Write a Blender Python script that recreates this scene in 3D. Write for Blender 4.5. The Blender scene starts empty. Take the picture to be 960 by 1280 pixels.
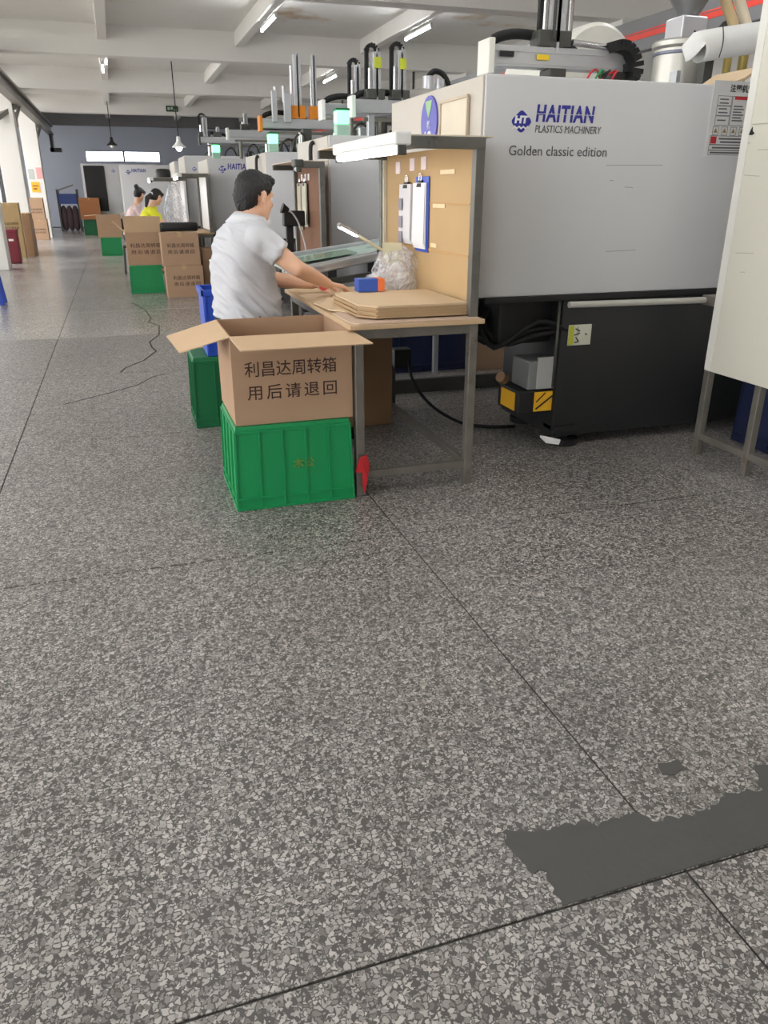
import bpy, bmesh, math, random
from mathutils import Vector, Matrix, noise
random.seed(7)
SC = bpy.context.scene
COL = SC.collection
PI = math.pi

# ------------------------------------------------------------------ camera
cam = bpy.data.cameras.new('camera'); cam.sensor_fit = 'VERTICAL'; cam.sensor_height = 36; cam.lens = 27.0
cam.clip_start = 0.05; cam.clip_end = 200
camo = bpy.data.objects.new('camera', cam); COL.objects.link(camo)
camo.location = (0, 0, 1.35)
camo.rotation_euler = (math.radians(90 - 22.6), 0, math.radians(-18.0))
SC.camera = camo
# ------------------------------------------------------------------ world: bright overcast sky
w = bpy.data.worlds.new('overcast'); SC.world = w; w.use_nodes = True
bg = w.node_tree.nodes['Background']; bg.inputs[0].default_value = (0.985, 0.985, 1.0, 1); bg.inputs[1].default_value = 4.4
# ------------------------------------------------------------------ exposure
SC.view_settings.view_transform = 'Standard'; SC.view_settings.look = 'None'
SC.view_settings.gamma = 1; SC.view_settings.use_curve_mapping = False
SC.view_settings.exposure = 0.38
TUBE = 48.0      # brightness of the fluorescent tubes

# ================================================================== materials
def lin(c):
    return tuple((v/255/12.92 if v/255 <= 0.04045 else ((v/255+0.055)/1.055)**2.4) for v in c)
MATS = {}
def M(name, rgb, rough=0.6, metal=0.0, var=0.10, scale=6.0, bump=0.0, bscale=60.0, emit=None, stretch=None, alpha=None, trans=0.0, dirt=None):
    if name in MATS: return MATS[name]
    m = bpy.data.materials.new(name); m.use_nodes = True; MATS[name] = m
    nt = m.node_tree; N = nt.nodes; L = nt.links; p = N['Principled BSDF']
    c = lin(rgb)
    p.inputs['Roughness'].default_value = rough; p.inputs['Metallic'].default_value = metal
    tc = N.new('ShaderNodeTexCoord'); mp = N.new('ShaderNodeMapping')
    L.new(tc.outputs['Object'], mp.inputs[0])
    if stretch: mp.inputs['Scale'].default_value = stretch
    nz = N.new('ShaderNodeTexNoise'); nz.inputs['Scale'].default_value = scale; nz.inputs['Detail'].default_value = 4
    L.new(mp.outputs[0], nz.inputs['Vector'])
    mx = N.new('ShaderNodeMix'); mx.data_type = 'RGBA'
    mx.inputs[6].default_value = tuple(v*(1-var) for v in c)+(1,); mx.inputs[7].default_value = tuple(min(1, v*(1+var)) for v in c)+(1,)
    L.new(nz.outputs[0], mx.inputs[0])
    out = mx.outputs[2]
    if dirt:
        n2 = N.new('ShaderNodeTexNoise'); n2.inputs['Scale'].default_value = dirt[1]; n2.inputs['Detail'].default_value = 6; n2.inputs['Roughness'].default_value = .65
        L.new(mp.outputs[0], n2.inputs['Vector'])
        rp = N.new('ShaderNodeValToRGB'); rp.color_ramp.elements[0].position = dirt[2]; rp.color_ramp.elements[1].position = min(1, dirt[2]+.14)
        L.new(n2.outputs[0], rp.inputs[0])
        m2 = N.new('ShaderNodeMix'); m2.data_type = 'RGBA'; m2.inputs[7].default_value = lin(dirt[0])+(1,)
        L.new(rp.outputs[0], m2.inputs[0]); L.new(out, m2.inputs[6]); out = m2.outputs[2]
    L.new(out, p.inputs['Base Color'])
    if bump:
        nb = N.new('ShaderNodeTexNoise'); nb.inputs['Scale'].default_value = bscale; nb.inputs['Detail'].default_value = 3
        L.new(mp.outputs[0], nb.inputs['Vector'])
        b = N.new('ShaderNodeBump'); b.inputs['Strength'].default_value = bump; b.inputs['Distance'].default_value = 0.01
        L.new(nb.outputs[0], b.inputs['Height']); L.new(b.outputs[0], p.inputs['Normal'])
    if emit:
        p.inputs['Emission Color'].default_value = lin(emit[0])+(1,); p.inputs['Emission Strength'].default_value = emit[1]
    if trans:
        p.inputs['Transmission Weight'].default_value = trans; p.inputs['IOR'].default_value = 1.12
    if alpha is not None: p.inputs['Alpha'].default_value = alpha
    return m

def terrazzo(name='terrazzo', gain=1.0, r0=.27, r1=.45):
    m = bpy.data.materials.new(name); m.use_nodes = True; nt = m.node_tree; N = nt.nodes; L = nt.links; p = N['Principled BSDF']
    g = N.new('ShaderNodeNewGeometry')
    # wobble the coordinates so that the chips are irregular
    wn = N.new('ShaderNodeTexNoise'); wn.inputs['Scale'].default_value = 75; wn.inputs['Detail'].default_value = 1
    L.new(g.outputs['Position'], wn.inputs['Vector'])
    sb = N.new('ShaderNodeVectorMath'); sb.operation = 'SUBTRACT'; sb.inputs[1].default_value = (.5, .5, .5); L.new(wn.outputs['Color'], sb.inputs[0])
    sc = N.new('ShaderNodeVectorMath'); sc.operation = 'SCALE'; sc.inputs['Scale'].default_value = 0.015; L.new(sb.outputs[0], sc.inputs[0])
    ad = N.new('ShaderNodeVectorMath'); L.new(g.outputs['Position'], ad.inputs[0]); L.new(sc.outputs[0], ad.inputs[1])
    def layer(scale, lo, hi, thr, e0, e1):
        v = N.new('ShaderNodeTexVoronoi'); v.voronoi_dimensions = '2D'; v.feature = 'DISTANCE_TO_EDGE'; v.inputs['Scale'].default_value = scale; L.new(ad.outputs[0], v.inputs['Vector'])
        v2 = N.new('ShaderNodeTexVoronoi'); v2.voronoi_dimensions = '2D'; v2.inputs['Scale'].default_value = scale; L.new(ad.outputs[0], v2.inputs['Vector'])
        r = N.new('ShaderNodeMapRange'); r.interpolation_type = 'SMOOTHSTEP'; r.inputs[1].default_value = e0; r.inputs[2].default_value = e1; L.new(v.outputs['Distance'], r.inputs[0])
        sp = N.new('ShaderNodeSeparateColor'); L.new(v2.outputs['Color'], sp.inputs[0])
        t = N.new('ShaderNodeMath'); t.operation = 'GREATER_THAN'; t.inputs[1].default_value = thr; L.new(sp.outputs[1], t.inputs[0])
        mu = N.new('ShaderNodeMath'); mu.operation = 'MULTIPLY'; L.new(r.outputs[0], mu.inputs[0]); L.new(t.outputs[0], mu.inputs[1])
        rp = N.new('ShaderNodeValToRGB'); rp.color_ramp.elements[0].color = lin(lo)+(1,); rp.color_ramp.elements[1].color = lin(hi)+(1,); L.new(sp.outputs[0], rp.inputs[0])
        return mu.outputs[0], rp.outputs[0]
    f1, c1 = layer(84, (118, 113, 109), (206, 201, 196), .36, .08, .20)
    f2, c2 = layer(150, (110, 106, 102), (204, 199, 194), .38, .08, .22)
    base = N.new('ShaderNodeRGB'); base.outputs[0].default_value = lin((88, 85, 82))+(1,)
    m1 = N.new('ShaderNodeMix'); m1.data_type = 'RGBA'; L.new(f2, m1.inputs[0]); L.new(base.outputs[0], m1.inputs[6]); L.new(c2, m1.inputs[7])
    m2 = N.new('ShaderNodeMix'); m2.data_type = 'RGBA'; L.new(f1, m2.inputs[0]); L.new(m1.outputs[2], m2.inputs[6]); L.new(c1, m2.inputs[7])
    # broad grime
    gn = N.new('ShaderNodeTexNoise'); gn.inputs['Scale'].default_value = 1.1; gn.inputs['Detail'].default_value = 5; L.new(g.outputs['Position'], gn.inputs['Vector'])
    gr = N.new('ShaderNodeMapRange'); gr.inputs[1].default_value = .3; gr.inputs[2].default_value = .7; gr.inputs[3].default_value = .80*gain; gr.inputs[4].default_value = 1.06*gain; L.new(gn.outputs[0], gr.inputs[0])
    m3 = N.new('ShaderNodeMix'); m3.data_type = 'RGBA'; m3.blend_type = 'MULTIPLY'; m3.inputs[0].default_value = 1; L.new(m2.outputs[2], m3.inputs[6]); L.new(gr.outputs[0], m3.inputs[7])
    L.new(m3.outputs[2], p.inputs['Base Color'])
    rr = N.new('ShaderNodeMapRange'); rr.inputs[3].default_value = r0; rr.inputs[4].default_value = r1; L.new(gn.outputs[0], rr.inputs[0]); L.new(rr.outputs[0], p.inputs['Roughness'])
    p.inputs['Specular IOR Level'].default_value = .5
    b = N.new('ShaderNodeBump'); b.inputs['Strength'].default_value = .12; b.inputs['Distance'].default_value = .002; L.new(f1, b.inputs['Height']); L.new(b.outputs[0], p.inputs['Normal'])
    return m
TERR = terrazzo(); TERR2 = terrazzo('worn pale terrazzo', 1.42, .16, .3)
mortar = M('joint mortar', (66, 64, 61), .9)
patchm = M('smooth cement patch', (84, 83, 80), .75, var=.08, scale=5, bump=.15, bscale=40)
plaster = M('ceiling plaster', (236, 234, 229), .85, var=.03, scale=1.5, dirt=((196, 164, 116), .45, .60))
beamw = M('beam paint', (238, 236, 232), .8, var=.03, scale=1.2)
wallw = M('wall paint', (230, 228, 224), .85, var=.04, scale=1)
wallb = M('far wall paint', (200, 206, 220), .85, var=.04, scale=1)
mgrey = M('machine light grey enamel', (205, 205, 206), .42, var=.02, scale=2)
mcream = M('machine cream enamel', (194, 187, 175), .4, var=.02, scale=2)
mblack = M('machine dark base enamel', (34, 35, 36), .45, var=.15, scale=4, stretch=(1, 1, .2))
black = M('black plastic', (24, 24, 26), .5)
rubber = M('black rubber', (20, 20, 21), .75)
steel = M('worn steel', (128, 124, 116), .45, .55, var=.25, scale=14, dirt=((112, 88, 70), 9, .6))
dsteel = M('dark worn steel', (84, 84, 80), .5, .5, var=.25, scale=12)
alu = M('aluminium profile', (196, 197, 200), .35, .6, var=.06)
chrome = M('polished stainless', (205, 205, 205), .2, 1.0, var=.05)
cardb = M('corrugated cardboard', (176, 144, 116), .85, var=.06, scale=5, bump=.05, bscale=90, stretch=(1, 1, 3))
cardin = M('carton inner kraft', (202, 172, 138), .85, var=.06, scale=5)
cardl = M('pale cardboard', (208, 184, 150), .85, var=.06, scale=5)
cardd = M('old brown board', (124, 88, 66), .8, var=.18, scale=6, stretch=(1, 1, .2))
cardy = M('yellow brown cardboard', (188, 158, 114), .8, var=.07, scale=4)
ink = M('dark brown ink', (62, 42, 36), .8)
green = M('green crate plastic', (18, 142, 82), .42, var=.08, scale=4)
green2 = M('dark green crate plastic', (14, 104, 60), .45, var=.1, scale=4)
blue = M('blue plastic', (40, 78, 186), .4, var=.08)
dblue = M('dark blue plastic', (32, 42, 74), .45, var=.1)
logob = M('logo blue', (44, 48, 150), .4)
grink = M('grey lettering', (84, 84, 88), .5)
white = M('white paper', (240, 240, 240), .7, var=.02)
whitep = M('white plastic', (232, 232, 228), .4, var=.03)
red = M('red paint', (190, 40, 46), .5)
maroon = M('dark red plastic', (116, 26, 42), .45)
yellow = M('yellow label', (236, 200, 40), .6)
orange = M('orange plastic', (232, 140, 30), .5)
tubem = M('fluorescent tube', (255, 255, 255), .4, emit=((250, 252, 255), TUBE))
benchtube = M('bench tube', (255, 255, 255), .4, emit=((250, 252, 255), 7.5))
ledm = M('lamp led strip', (255, 255, 255), .4, emit=((250, 252, 255), 10))
glow = M('green signal lens', (150, 250, 180), .3, emit=((110, 255, 165), 2.2))
skin = M('skin', (230, 184, 154), .5, var=.05, scale=9)
hairm = M('black hair', (26, 24, 25), .55, var=.25, scale=40, bump=.6, bscale=120, stretch=(1, 1, .35))
def shirt_mat():
    m = M('light grey melange knit', (200, 201, 205), .9, var=.03, scale=140, bump=.2, bscale=300)
    return m
shirtm = shirt_mat()
trouser = M('dark trousers', (46, 48, 56), .85)
def film():
    m = M('clear plastic film', (240, 242, 248), .16, var=.02, bump=.6, bscale=38, alpha=.3); nt = m.node_tree; N = nt.nodes; L = nt.links
    n = N.new('ShaderNodeTexNoise'); n.inputs['Scale'].default_value = 13; n.inputs['Detail'].default_value = 3; n.inputs['Distortion'].default_value = 1.5
    tc = N.new('ShaderNodeTexCoord'); L.new(tc.outputs['Object'], n.inputs['Vector'])
    r = N.new('ShaderNodeMapRange'); r.inputs[1].default_value = .42; r.inputs[2].default_value = .68; r.inputs[3].default_value = .16; r.inputs[4].default_value = .60
    L.new(n.outputs[0], r.inputs[0]); L.new(r.outputs[0], N['Principled BSDF'].inputs['Alpha']); return m
clear = film()
pane = M('bright window pane', (240, 246, 250), .2, emit=((236, 244, 255), 4.0))

# ================================================================== mesh builder
class B:
    def __init__(s): s.bm = bmesh.new()
    def box(s, lo, hi, bev=0.0, mat=None):
        bm = bmesh.new(); bmesh.ops.create_cube(bm, size=1)
        c = [(a+b)/2 for a, b in zip(lo, hi)]; d = [abs(b-a) for a, b in zip(lo, hi)]
        for v in bm.verts: v.co = Vector((v.co.x*d[0]+c[0], v.co.y*d[1]+c[1], v.co.z*d[2]+c[2]))
        if bev: bmesh.ops.bevel(bm, geom=bm.edges[:], offset=min(bev, min(d)*.45), segments=2, profile=.5, affect='EDGES', clamp_overlap=True)
        s._add(bm, mat); return s
    def _add(s, bm, mat=None):
        if mat is not None: bmesh.ops.transform(bm, matrix=mat, verts=bm.verts)
        me = bpy.data.meshes.new('t'); bm.to_mesh(me); bm.free(); s.bm.from_mesh(me); bpy.data.meshes.remove(me)
    def bar(s, p0, p1, wd, ht, bev=0.0):
        """a rectangular bar from p0 to p1"""
        p0, p1 = Vector(p0), Vector(p1); d = p1-p0; L = d.length
        x = d.normalized(); up = Vector((0, 0, 1)) if abs(x.z) < .95 else Vector((0, 1, 0))
        y = up.cross(x).normalized(); z = x.cross(y)
        m = Matrix((x, y, z)).transposed().to_4x4(); m.translation = (p0+p1)/2
        return s.box((-L/2, -wd/2, -ht/2), (L/2, wd/2, ht/2), bev, m)
    def cyl(s, p0, p1, r0, r1=None, n=14, caps=True):
        r1 = r0 if r1 is None else r1
        p0, p1 = Vector(p0), Vector(p1); x = (p1-p0).normalized(); a = Vector((0, 0, 1)) if abs(x.z) < .9 else Vector((1, 0, 0))
        u = x.cross(a).normalized(); v = x.cross(u)
        A = [s.bm.verts.new(p0+(u*math.cos(t)+v*math.sin(t))*r0) for t in [2*PI*i/n for i in range(n)]]
        C = [s.bm.verts.new(p1+(u*math.cos(t)+v*math.sin(t))*r1) for t in [2*PI*i/n for i in range(n)]]
        for i in range(n): s.bm.faces.new((A[i], A[(i+1) % n], C[(i+1) % n], C[i]))
        if caps: s.bm.faces.new(A[::-1]); s.bm.faces.new(C)
        return s
    def tube(s, pts, r, n=8, smooth=4):
        pts = [Vector(p) for p in pts]
        if smooth and len(pts) > 2:
            out = []
            P = [pts[0]]+pts+[pts[-1]]
            for i in range(1, len(P)-2):
                for k in range(smooth):
                    t = k/smooth; a, b, c, d = P[i-1], P[i], P[i+1], P[i+2]
                    out.append(.5*((2*b)+(c-a)*t+(2*a-5*b+4*c-d)*t*t+(-a+3*b-3*c+d)*t**3))
            out.append(pts[-1]); pts = out
        rs = r if isinstance(r, (list, tuple)) else None
        prev = None; first = None
        u = None
        for i, p in enumerate(pts):
            d = (pts[min(i+1, len(pts)-1)]-pts[max(i-1, 0)])
            d = d.normalized() if d.length > 1e-9 else Vector((0, 0, 1))
            if u is None:
                a = Vector((0, 0, 1)) if abs(d.z) < .9 else Vector((1, 0, 0)); u = d.cross(a).normalized()
            else:
                u = (u-d*u.dot(d)); u = u.normalized() if u.length > 1e-6 else d.orthogonal().normalized()
            v = d.cross(u)
            rr = (rs[0]+(rs[1]-rs[0])*i/(len(pts)-1)) if rs else r
            ring = [s.bm.verts.new(p+(u*math.cos(2*PI*k/n)+v*math.sin(2*PI*k/n))*rr) for k in range(n)]
            if prev:
                for k in range(n): s.bm.faces.new((prev[k], prev[(k+1) % n], ring[(k+1) % n], ring[k]))
            else: first = ring
            prev = ring
        s.bm.faces.new(first[::-1]); s.bm.faces.new(prev)
        return s
    def prism(s, pts, vec):
        vec = Vector(vec); A = [s.bm.verts.new(Vector(p)) for p in pts]; C = [s.bm.verts.new(Vector(p)+vec) for p in pts]
        n = len(pts)
        s.bm.faces.new(A[::-1]); s.bm.faces.new(C)
        for i in range(n): s.bm.faces.new((A[i], A[(i+1) % n], C[(i+1) % n], C[i]))
        return s
    def lathe(s, c, prof, n=24, axis='z'):
        prev = None; c = Vector(c)
        for r, z in prof:
            ring = []
            for k in range(n):
                t = 2*PI*k/n
                o = Vector((r*math.cos(t), r*math.sin(t), z))
                if axis == 'y': o = Vector((o.x, o.z, o.y))
                if axis == 'x': o = Vector((o.z, o.x, o.y))
                ring.append(s.bm.verts.new(c+o))
            if prev:
                for k in range(n): s.bm.faces.new((prev[k], prev[(k+1) % n], ring[(k+1) % n], ring[k]))
            else: s.bm.faces.new(ring[::-1])
            prev = ring
        s.bm.faces.new(prev); return s
    def ell(s, c, rad, axes=None, seg=16, rings=10):
        bm = bmesh.new(); bmesh.ops.create_uvsphere(bm, u_segments=seg, v_segments=rings, radius=1)
        m = Matrix(axes).transposed().to_4x4() if axes else Matrix.Identity(4)
        m = m @ Matrix.Diagonal((rad[0], rad[1], rad[2], 1)); m.translation = Vector(c)
        s._add(bm, m); return s
    def cap(s, p0, r0, p1, r1, n=14):
        """tapered capsule"""
        p0, p1 = Vector(p0), Vector(p1)
        s.cyl(p0, p1, r0, r1, n); s.ell(p0, (r0,)*3, seg=n, rings=8); s.ell(p1, (r1,)*3, seg=n, rings=8); return s
    def loft(s, rings):
        prev = None
        for ring in rings:
            R = [s.bm.verts.new(Vector(p)) for p in ring]; n = len(R)
            if prev:
                for k in range(n): s.bm.faces.new((prev[k], prev[(k+1) % n], R[(k+1) % n], R[k]))
            else: s.bm.faces.new(R[::-1])
            prev = R
        s.bm.faces.new(prev); return s
    def quad(s, *p): s.bm.faces.new([s.bm.verts.new(Vector(q)) for q in p]); return s
    def obj(s, name, mat, parent=None, smooth=False, pivot=None):
        bmesh.ops.recalc_face_normals(s.bm, faces=s.bm.faces)
        me = bpy.data.meshes.new(name); s.bm.to_mesh(me); s.bm.free()
        return link(name, me, mat, parent, smooth, pivot)

def wpos(o):
    p = Vector((0, 0, 0))
    while o: p = p+o.location; o = o.parent
    return p
def link(name, me, mat, parent=None, smooth=False, pivot=None):
    if mat: me.materials.clear(); me.materials.append(mat)
    if parent is not None: org = wpos(parent)
    elif pivot is not None: org = Vector(pivot)
    else:
        xs = [v.co for v in me.vertices]
        org = Vector(((min(v.x for v in xs)+max(v.x for v in xs))/2, (min(v.y for v in xs)+max(v.y for v in xs))/2, min(v.z for v in xs)))
    me.transform(Matrix.Translation(-org))
    if smooth:
        for f in me.polygons: f.use_smooth = True
        if smooth == 'auto':
            me.set_sharp_from_angle(angle=math.radians(38))
    o = bpy.data.objects.new(name, me); COL.objects.link(o); o.parent = parent
    if parent is None: o.location = org
    return o
def thing(name, label, cat, loc, group=None):
    o = bpy.data.objects.new(name, None); COL.objects.link(o); o.location = loc; o.empty_display_size = .1
    return tag(o, label, cat, group)
def tag(o, label, cat, group=None):
    o['label'] = label; o['category'] = cat
    if group: o['group'] = group
    return o
def struct(o, label=None):
    o['kind'] = 'structure'
    if label: o['label'] = label
    return o
def copy_tree(o, parent=None):
    c = o.copy(); COL.objects.link(c); c.parent = parent
    for ch in o.children: copy_tree(ch, c)
    return c
def text(body, size, loc, right, up, mat, name, parent, bold=0.0, shear=0.0, space=1.0, width=None, align='LEFT', thick=.0006):
    c = bpy.data.curves.new('t', 'FONT'); c.body = body; c.size = size; c.offset = bold; c.shear = shear; c.space_character = space; c.align_x = align
    c.extrude = thick; c.resolution_u = 3
    o = bpy.data.objects.new('t', c); COL.objects.link(o)
    me = bpy.data.meshes.new_from_object(o.evaluated_get(bpy.context.evaluated_depsgraph_get()))
    bpy.data.objects.remove(o); bpy.data.curves.remove(c)
    if width:
        xs = [v.co.x for v in me.vertices]; k = width/(max(xs)-min(xs)); x0 = min(xs)
        for v in me.vertices: v.co.x = (v.co.x-x0)*k
    r, u = Vector(right).normalized(), Vector(up).normalized(); nn = r.cross(u)
    m = Matrix((r, u, nn)).transposed().to_4x4(); m.translation = Vector(loc)
    me.transform(m)
    return link(name, me, mat, parent)
FR = ((1, 0, 0), (0, 0, 1))       # on a face that looks towards -y
FL = ((0, -1, 0), (0, 0, 1))      # on a face that looks towards -x

# ================================================================== the hall
YJ = [0.97+1.85*k for k in range(-4, 20)]; XJ = [1.0+1.7*k for k in range(-5, 5)]
fl = struct(B().box((-8.2, -6.6, -.1), (8.2, 37.2, -.004)).obj('floor', mortar), 'dark terrazzo floor cast in large slabs')
sl = sl2 = None
for i in range(len(XJ)-1):
    for j in range(len(YJ)-1):
        cx, cy = (XJ[i]+XJ[i+1])/2, (YJ[j]+YJ[j+1])/2
        if sl is None:
            sl = B().box((cx-.847, cy-.922, -.05), (cx+.847, cy+.922, 0), .002).obj('floor_slab', TERR, None, pivot=(cx, cy, 0)); sl.parent = fl; sl.location = Vector((cx, cy, 0))-fl.location
        elif YJ[j] > 8.3:
            o = sl.copy(); COL.objects.link(o); o.parent = fl; o.location = Vector((cx, cy, 0))-fl.location
            if sl2 is None: sl2 = sl.data.copy(); sl2.materials[0] = TERR2
            o.data = sl2
        else:
            o = sl.copy(); COL.objects.link(o); o.parent = fl; o.location = Vector((cx, cy, 0))-fl.location
# the cement patch, its ragged edge following the broken terrazzo
def ragged(pts, amp, step, keep=()):
    out = []
    for i in range(len(pts)):
        a, b = Vector(pts[i]+(0,)), Vector(pts[(i+1) % len(pts)]+(0,)); n = max(1, int((b-a).length/step)); d = (b-a).normalized(); pr = Vector((-d.y, d.x, 0))
        for k in range(n):
            q = a+(b-a)*k/n
            if i not in keep and k: q = q+pr*amp*(noise.noise(q*30)+.6*noise.noise(q*80))
            out.append(q)
    return out
P_ = [(.694, .974), (.70, 1.075), (.655, 1.10), (.60, 1.12), (.615, 1.20), (.80, 1.16), (.90, 1.145), (1.0, 1.145), (1.03, 1.105), (1.17, 1.11), (1.22, 1.14), (1.36, 1.115), (1.40, 1.20), (1.75, 1.18), (1.8, .974)]
P_ = [(.70, .974), (.712, 1.06), (.675, 1.075), (.668, 1.13), (.672, 1.19), (.79, 1.165), (.90, 1.145), (1.0, 1.145), (1.03, 1.105), (1.17, 1.10), (1.22, 1.125), (1.34, 1.115), (1.375, 1.19), (1.75, 1.17), (1.8, .974)]
pp = ragged(P_, .018, .010, keep=(14,))
cp = B().prism([(p.x, p.y, -.01) for p in pp], (0, 0, .012)).obj('cement_patch', patchm, fl); cp['label'] = 'smooth dark cement patch with ragged edge'
hp = ragged([(1.135, 1.235), (1.165, 1.225), (1.19, 1.235), (1.215, 1.225), (1.205, 1.25), (1.21, 1.27), (1.175, 1.268), (1.15, 1.275)], .008, .01)
B().prism([(p.x, p.y, -.01) for p in hp], (0, 0, .0115)).obj('chipped_spot', patchm, fl)
crk = [(.05, 11.0), (.2, 10.2), (.24, 9.5), (.2, 9.2), (.30, 8.9), (.27, 8.3), (.16, 7.9), (.17, 7.6), (.2, 7.4), (.08, 7.0), (-.08, 6.72), (-.12, 6.55)]
b = B()
for (x0, y0), (x1, y1) in zip(crk, crk[1:]): b.bar((x0, y0, .0008), (x1, y1, .0008), .014, .002)
b.obj('crack', mortar, fl)
b = B()
for (x0, y0), (x1, y1) in zip([(-.5, 5.6), (-.2, 5.85), (.0, 6.05), (.12, 6.3)], [(-.2, 5.85), (.0, 6.05), (.12, 6.3), (.22, 6.38)]): b.bar((x0, y0, .0008), (x1, y1, .0008), .008, .002)
b.obj('crack', mortar, fl)
for y in (8.37, 10.22):
    o = B().bar((-7, y, .0006), (.9, y, .0006), .02, .002).obj('joint_strip', M('pale joint filler', (150, 148, 140), .8), fl)

ce = struct(B().box((-8.2, -6.6, 4.08), (8.2, 16.9, 4.25)).box((-4.2, 16.9, 4.08), (8.2, 37.2, 4.25)).obj('ceiling', plaster), 'stained pale concrete ceiling slab')
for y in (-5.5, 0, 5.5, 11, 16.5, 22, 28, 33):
    B().box((-8 if y < 20 else -4.2, y, 3.6), (8, y+.32, 4.1), .01).obj('cross_beam', beamw if y < 30 else M('beam paint with painted shade', (128, 128, 132), .85), ce)  # farthest beam gets a darker colour, its shade painted in
for x in (-4.75, -2.33, .12, 2.54, 4.96):
    B().box((x-.08, -6, 3.84), (x+.08, 37 if x > -4 else 16.8, 4.1), .01).obj('joist', beamw, ce)
struct(B().box((7.9, -6.6, 0), (8.15, 37.2, 4.1)).obj('wall_right', wallw))
# left wall: piers, a low parapet and a lintel leave a long band of windows
b = B().box((-8.15, -6.6, 0), (-7.95, 16.9, .6)).box((-8.15, -6.6, 3.75), (-7.95, 16.9, 4.1)).box((-8.15, 16.75, 0), (-4.3, 16.95, 4.1)).box((-4.4, 29.6, 0), (-4.2, 34.6, 4.1)).box((-4.4, 35.6, 0), (-4.2, 37.2, 4.1))
for y in (-6.4, -.1, 5.4, 10.9, 16.4): b.box((-8.15, y, .6), (-7.95, y+.5, 3.75))
for y in (21.9, 27.9): b.box((-4.6, y, 0), (-4.2, y+.4, 4.1))     # open loading bays down to the floor
struct(b.obj('wall_left', wallw))
b = B().box((-8.15, -6.8, 3.6), (8.15, -6.6, 4.1)).box((-8.15, -6.8, 0), (-6.8, -6.6, 3.6)).box((-3.0, -6.8, 0), (8.15, -6.6, 3.6))
struct(b.obj('wall_back', wallw))
# far wall with its window opening
wf = struct(B().box((-8.15, 37, 0), (-.93, 37.2, 4.1)).box((2.05, 37, 0), (8.15, 37.2, 4.1)).box((-.93, 37, 0), (2.05, 37.2, 2.52)).box((-.93, 37, 2.94), (2.05, 37.2, 4.1)).obj('wall_far', wallb))
wn = struct(B().box((-.93, 37.02, 2.52), (2.05, 37.08, 2.55)).box((-.93, 37.02, 2.91), (2.05, 37.08, 2.94)).box((-.93, 37.02, 2.52), (-.9, 37.08, 2.94)).box((2.02, 37.02, 2.52), (2.05, 37.08, 2.94)).box((.55, 37.02, 2.52), (.62, 37.08, 2.94)).obj('window_1', dsteel))
for a in (-.9, .62): B().box((a, 37.04, 2.55), (a+(1.45 if a < 0 else 1.4), 37.06, 2.91)).obj('pane', pane, wn)
struct(B().box((-60, -60, -.3), (60, 60, -.12)).obj('ground', M('yard concrete', (225, 222, 212), .9)))
for y in (-5.5, 0, 5.5, 11, 16.5, 22, 28.2):
    struct(B().box((-2.5, y-.02, 0), (-2.03, y+.42, 3.62), .012).obj('pillar', wallw))
for y in (5.5, 11, 16.5, 22, 28): struct(B().box((7.1, y-.02, 0), (7.52, y+.4, 3.62), .012).obj('pillar', wallw))
# ================================================================== injection moulding machines
def logo(par, x, z, y, s, txt=True, sub=True):
    """diamond emblem and lettering on a front at depth y; s = 1 for the big machine"""
    pts = [];
    for a, (dx, dz) in enumerate(((0, .053), (.058, 0), (0, -.053), (-.058, 0))): pts.append((dx*s, dz*s))
    out = []
    for i in range(4):
        a, b_, c = Vector(pts[i-1]), Vector(pts[i]), Vector(pts[(i+1) % 4])
        p0 = b_+(a-b_)*.25; p1 = b_+(c-b_)*.25
        for k in range(5): t = k/4; out.append(p0*(1-t)**2+b_*2*t*(1-t)+p1*t*t)
    cx, cz = x+.06*s, z
    e = B().prism([(cx+p.x, y-.001, cz+p.y) for p in out], (0, -.001, 0)).obj('emblem', logob, par)
    text('HT', .042*s, (cx-.036*s, y-.0022, cz-.006*s), *FR, white, 'emblem_letters', e, bold=.0022*s, shear=.1, width=.072*s)
    wv = [(-.045+.0113*k, -.024+(.007 if k % 2 else -.002)) for k in range(9)]
    B().prism([(cx+a*s, y-.0022, cz+c*s) for a, c in wv]+[(cx+a*s, y-.0022, cz+(c-.008)*s) for a, c in wv[::-1]], (0, -.0008, 0)).obj('emblem_wave', white, e)
    if txt:
        t = text('HAITIAN', .098*s, (x+.135*s, y-.0016, z+.004*s), *FR, logob, 'lettering', par, bold=.0034*s, shear=.1, space=1.12, width=.315*s)
        B().box((x+.14*s, y-.0032, z+.0335*s), (x+.45*s, y-.0024, z+.0365*s)).obj('letter_slit', mgrey, t)
    if sub: text('PLASTICS MACHINERY', .046*s, (x+.135*s, y-.0016, z-.045*s), *FR, grink, 'sub_lettering', par, shear=.12, width=.36*s)

def lamp_green(par, x, y, z, s=1.0):
    o = B().box((x-.055*s, y-.05*s, z), (x+.055*s, y+.05*s, z+.09*s), .008).obj('signal_lamp', M('signal base', (170, 205, 186), .5), par)
    B().box((x-.055*s, y-.05*s, z+.09*s), (x+.055*s, y+.05*s, z+.19*s), .012).obj('lens', glow, o)
    B().box((x-.057*s, y-.052*s, z+.19*s), (x+.057*s, y+.052*s, z+.205*s), .004).obj('cap', green2, o)

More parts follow.
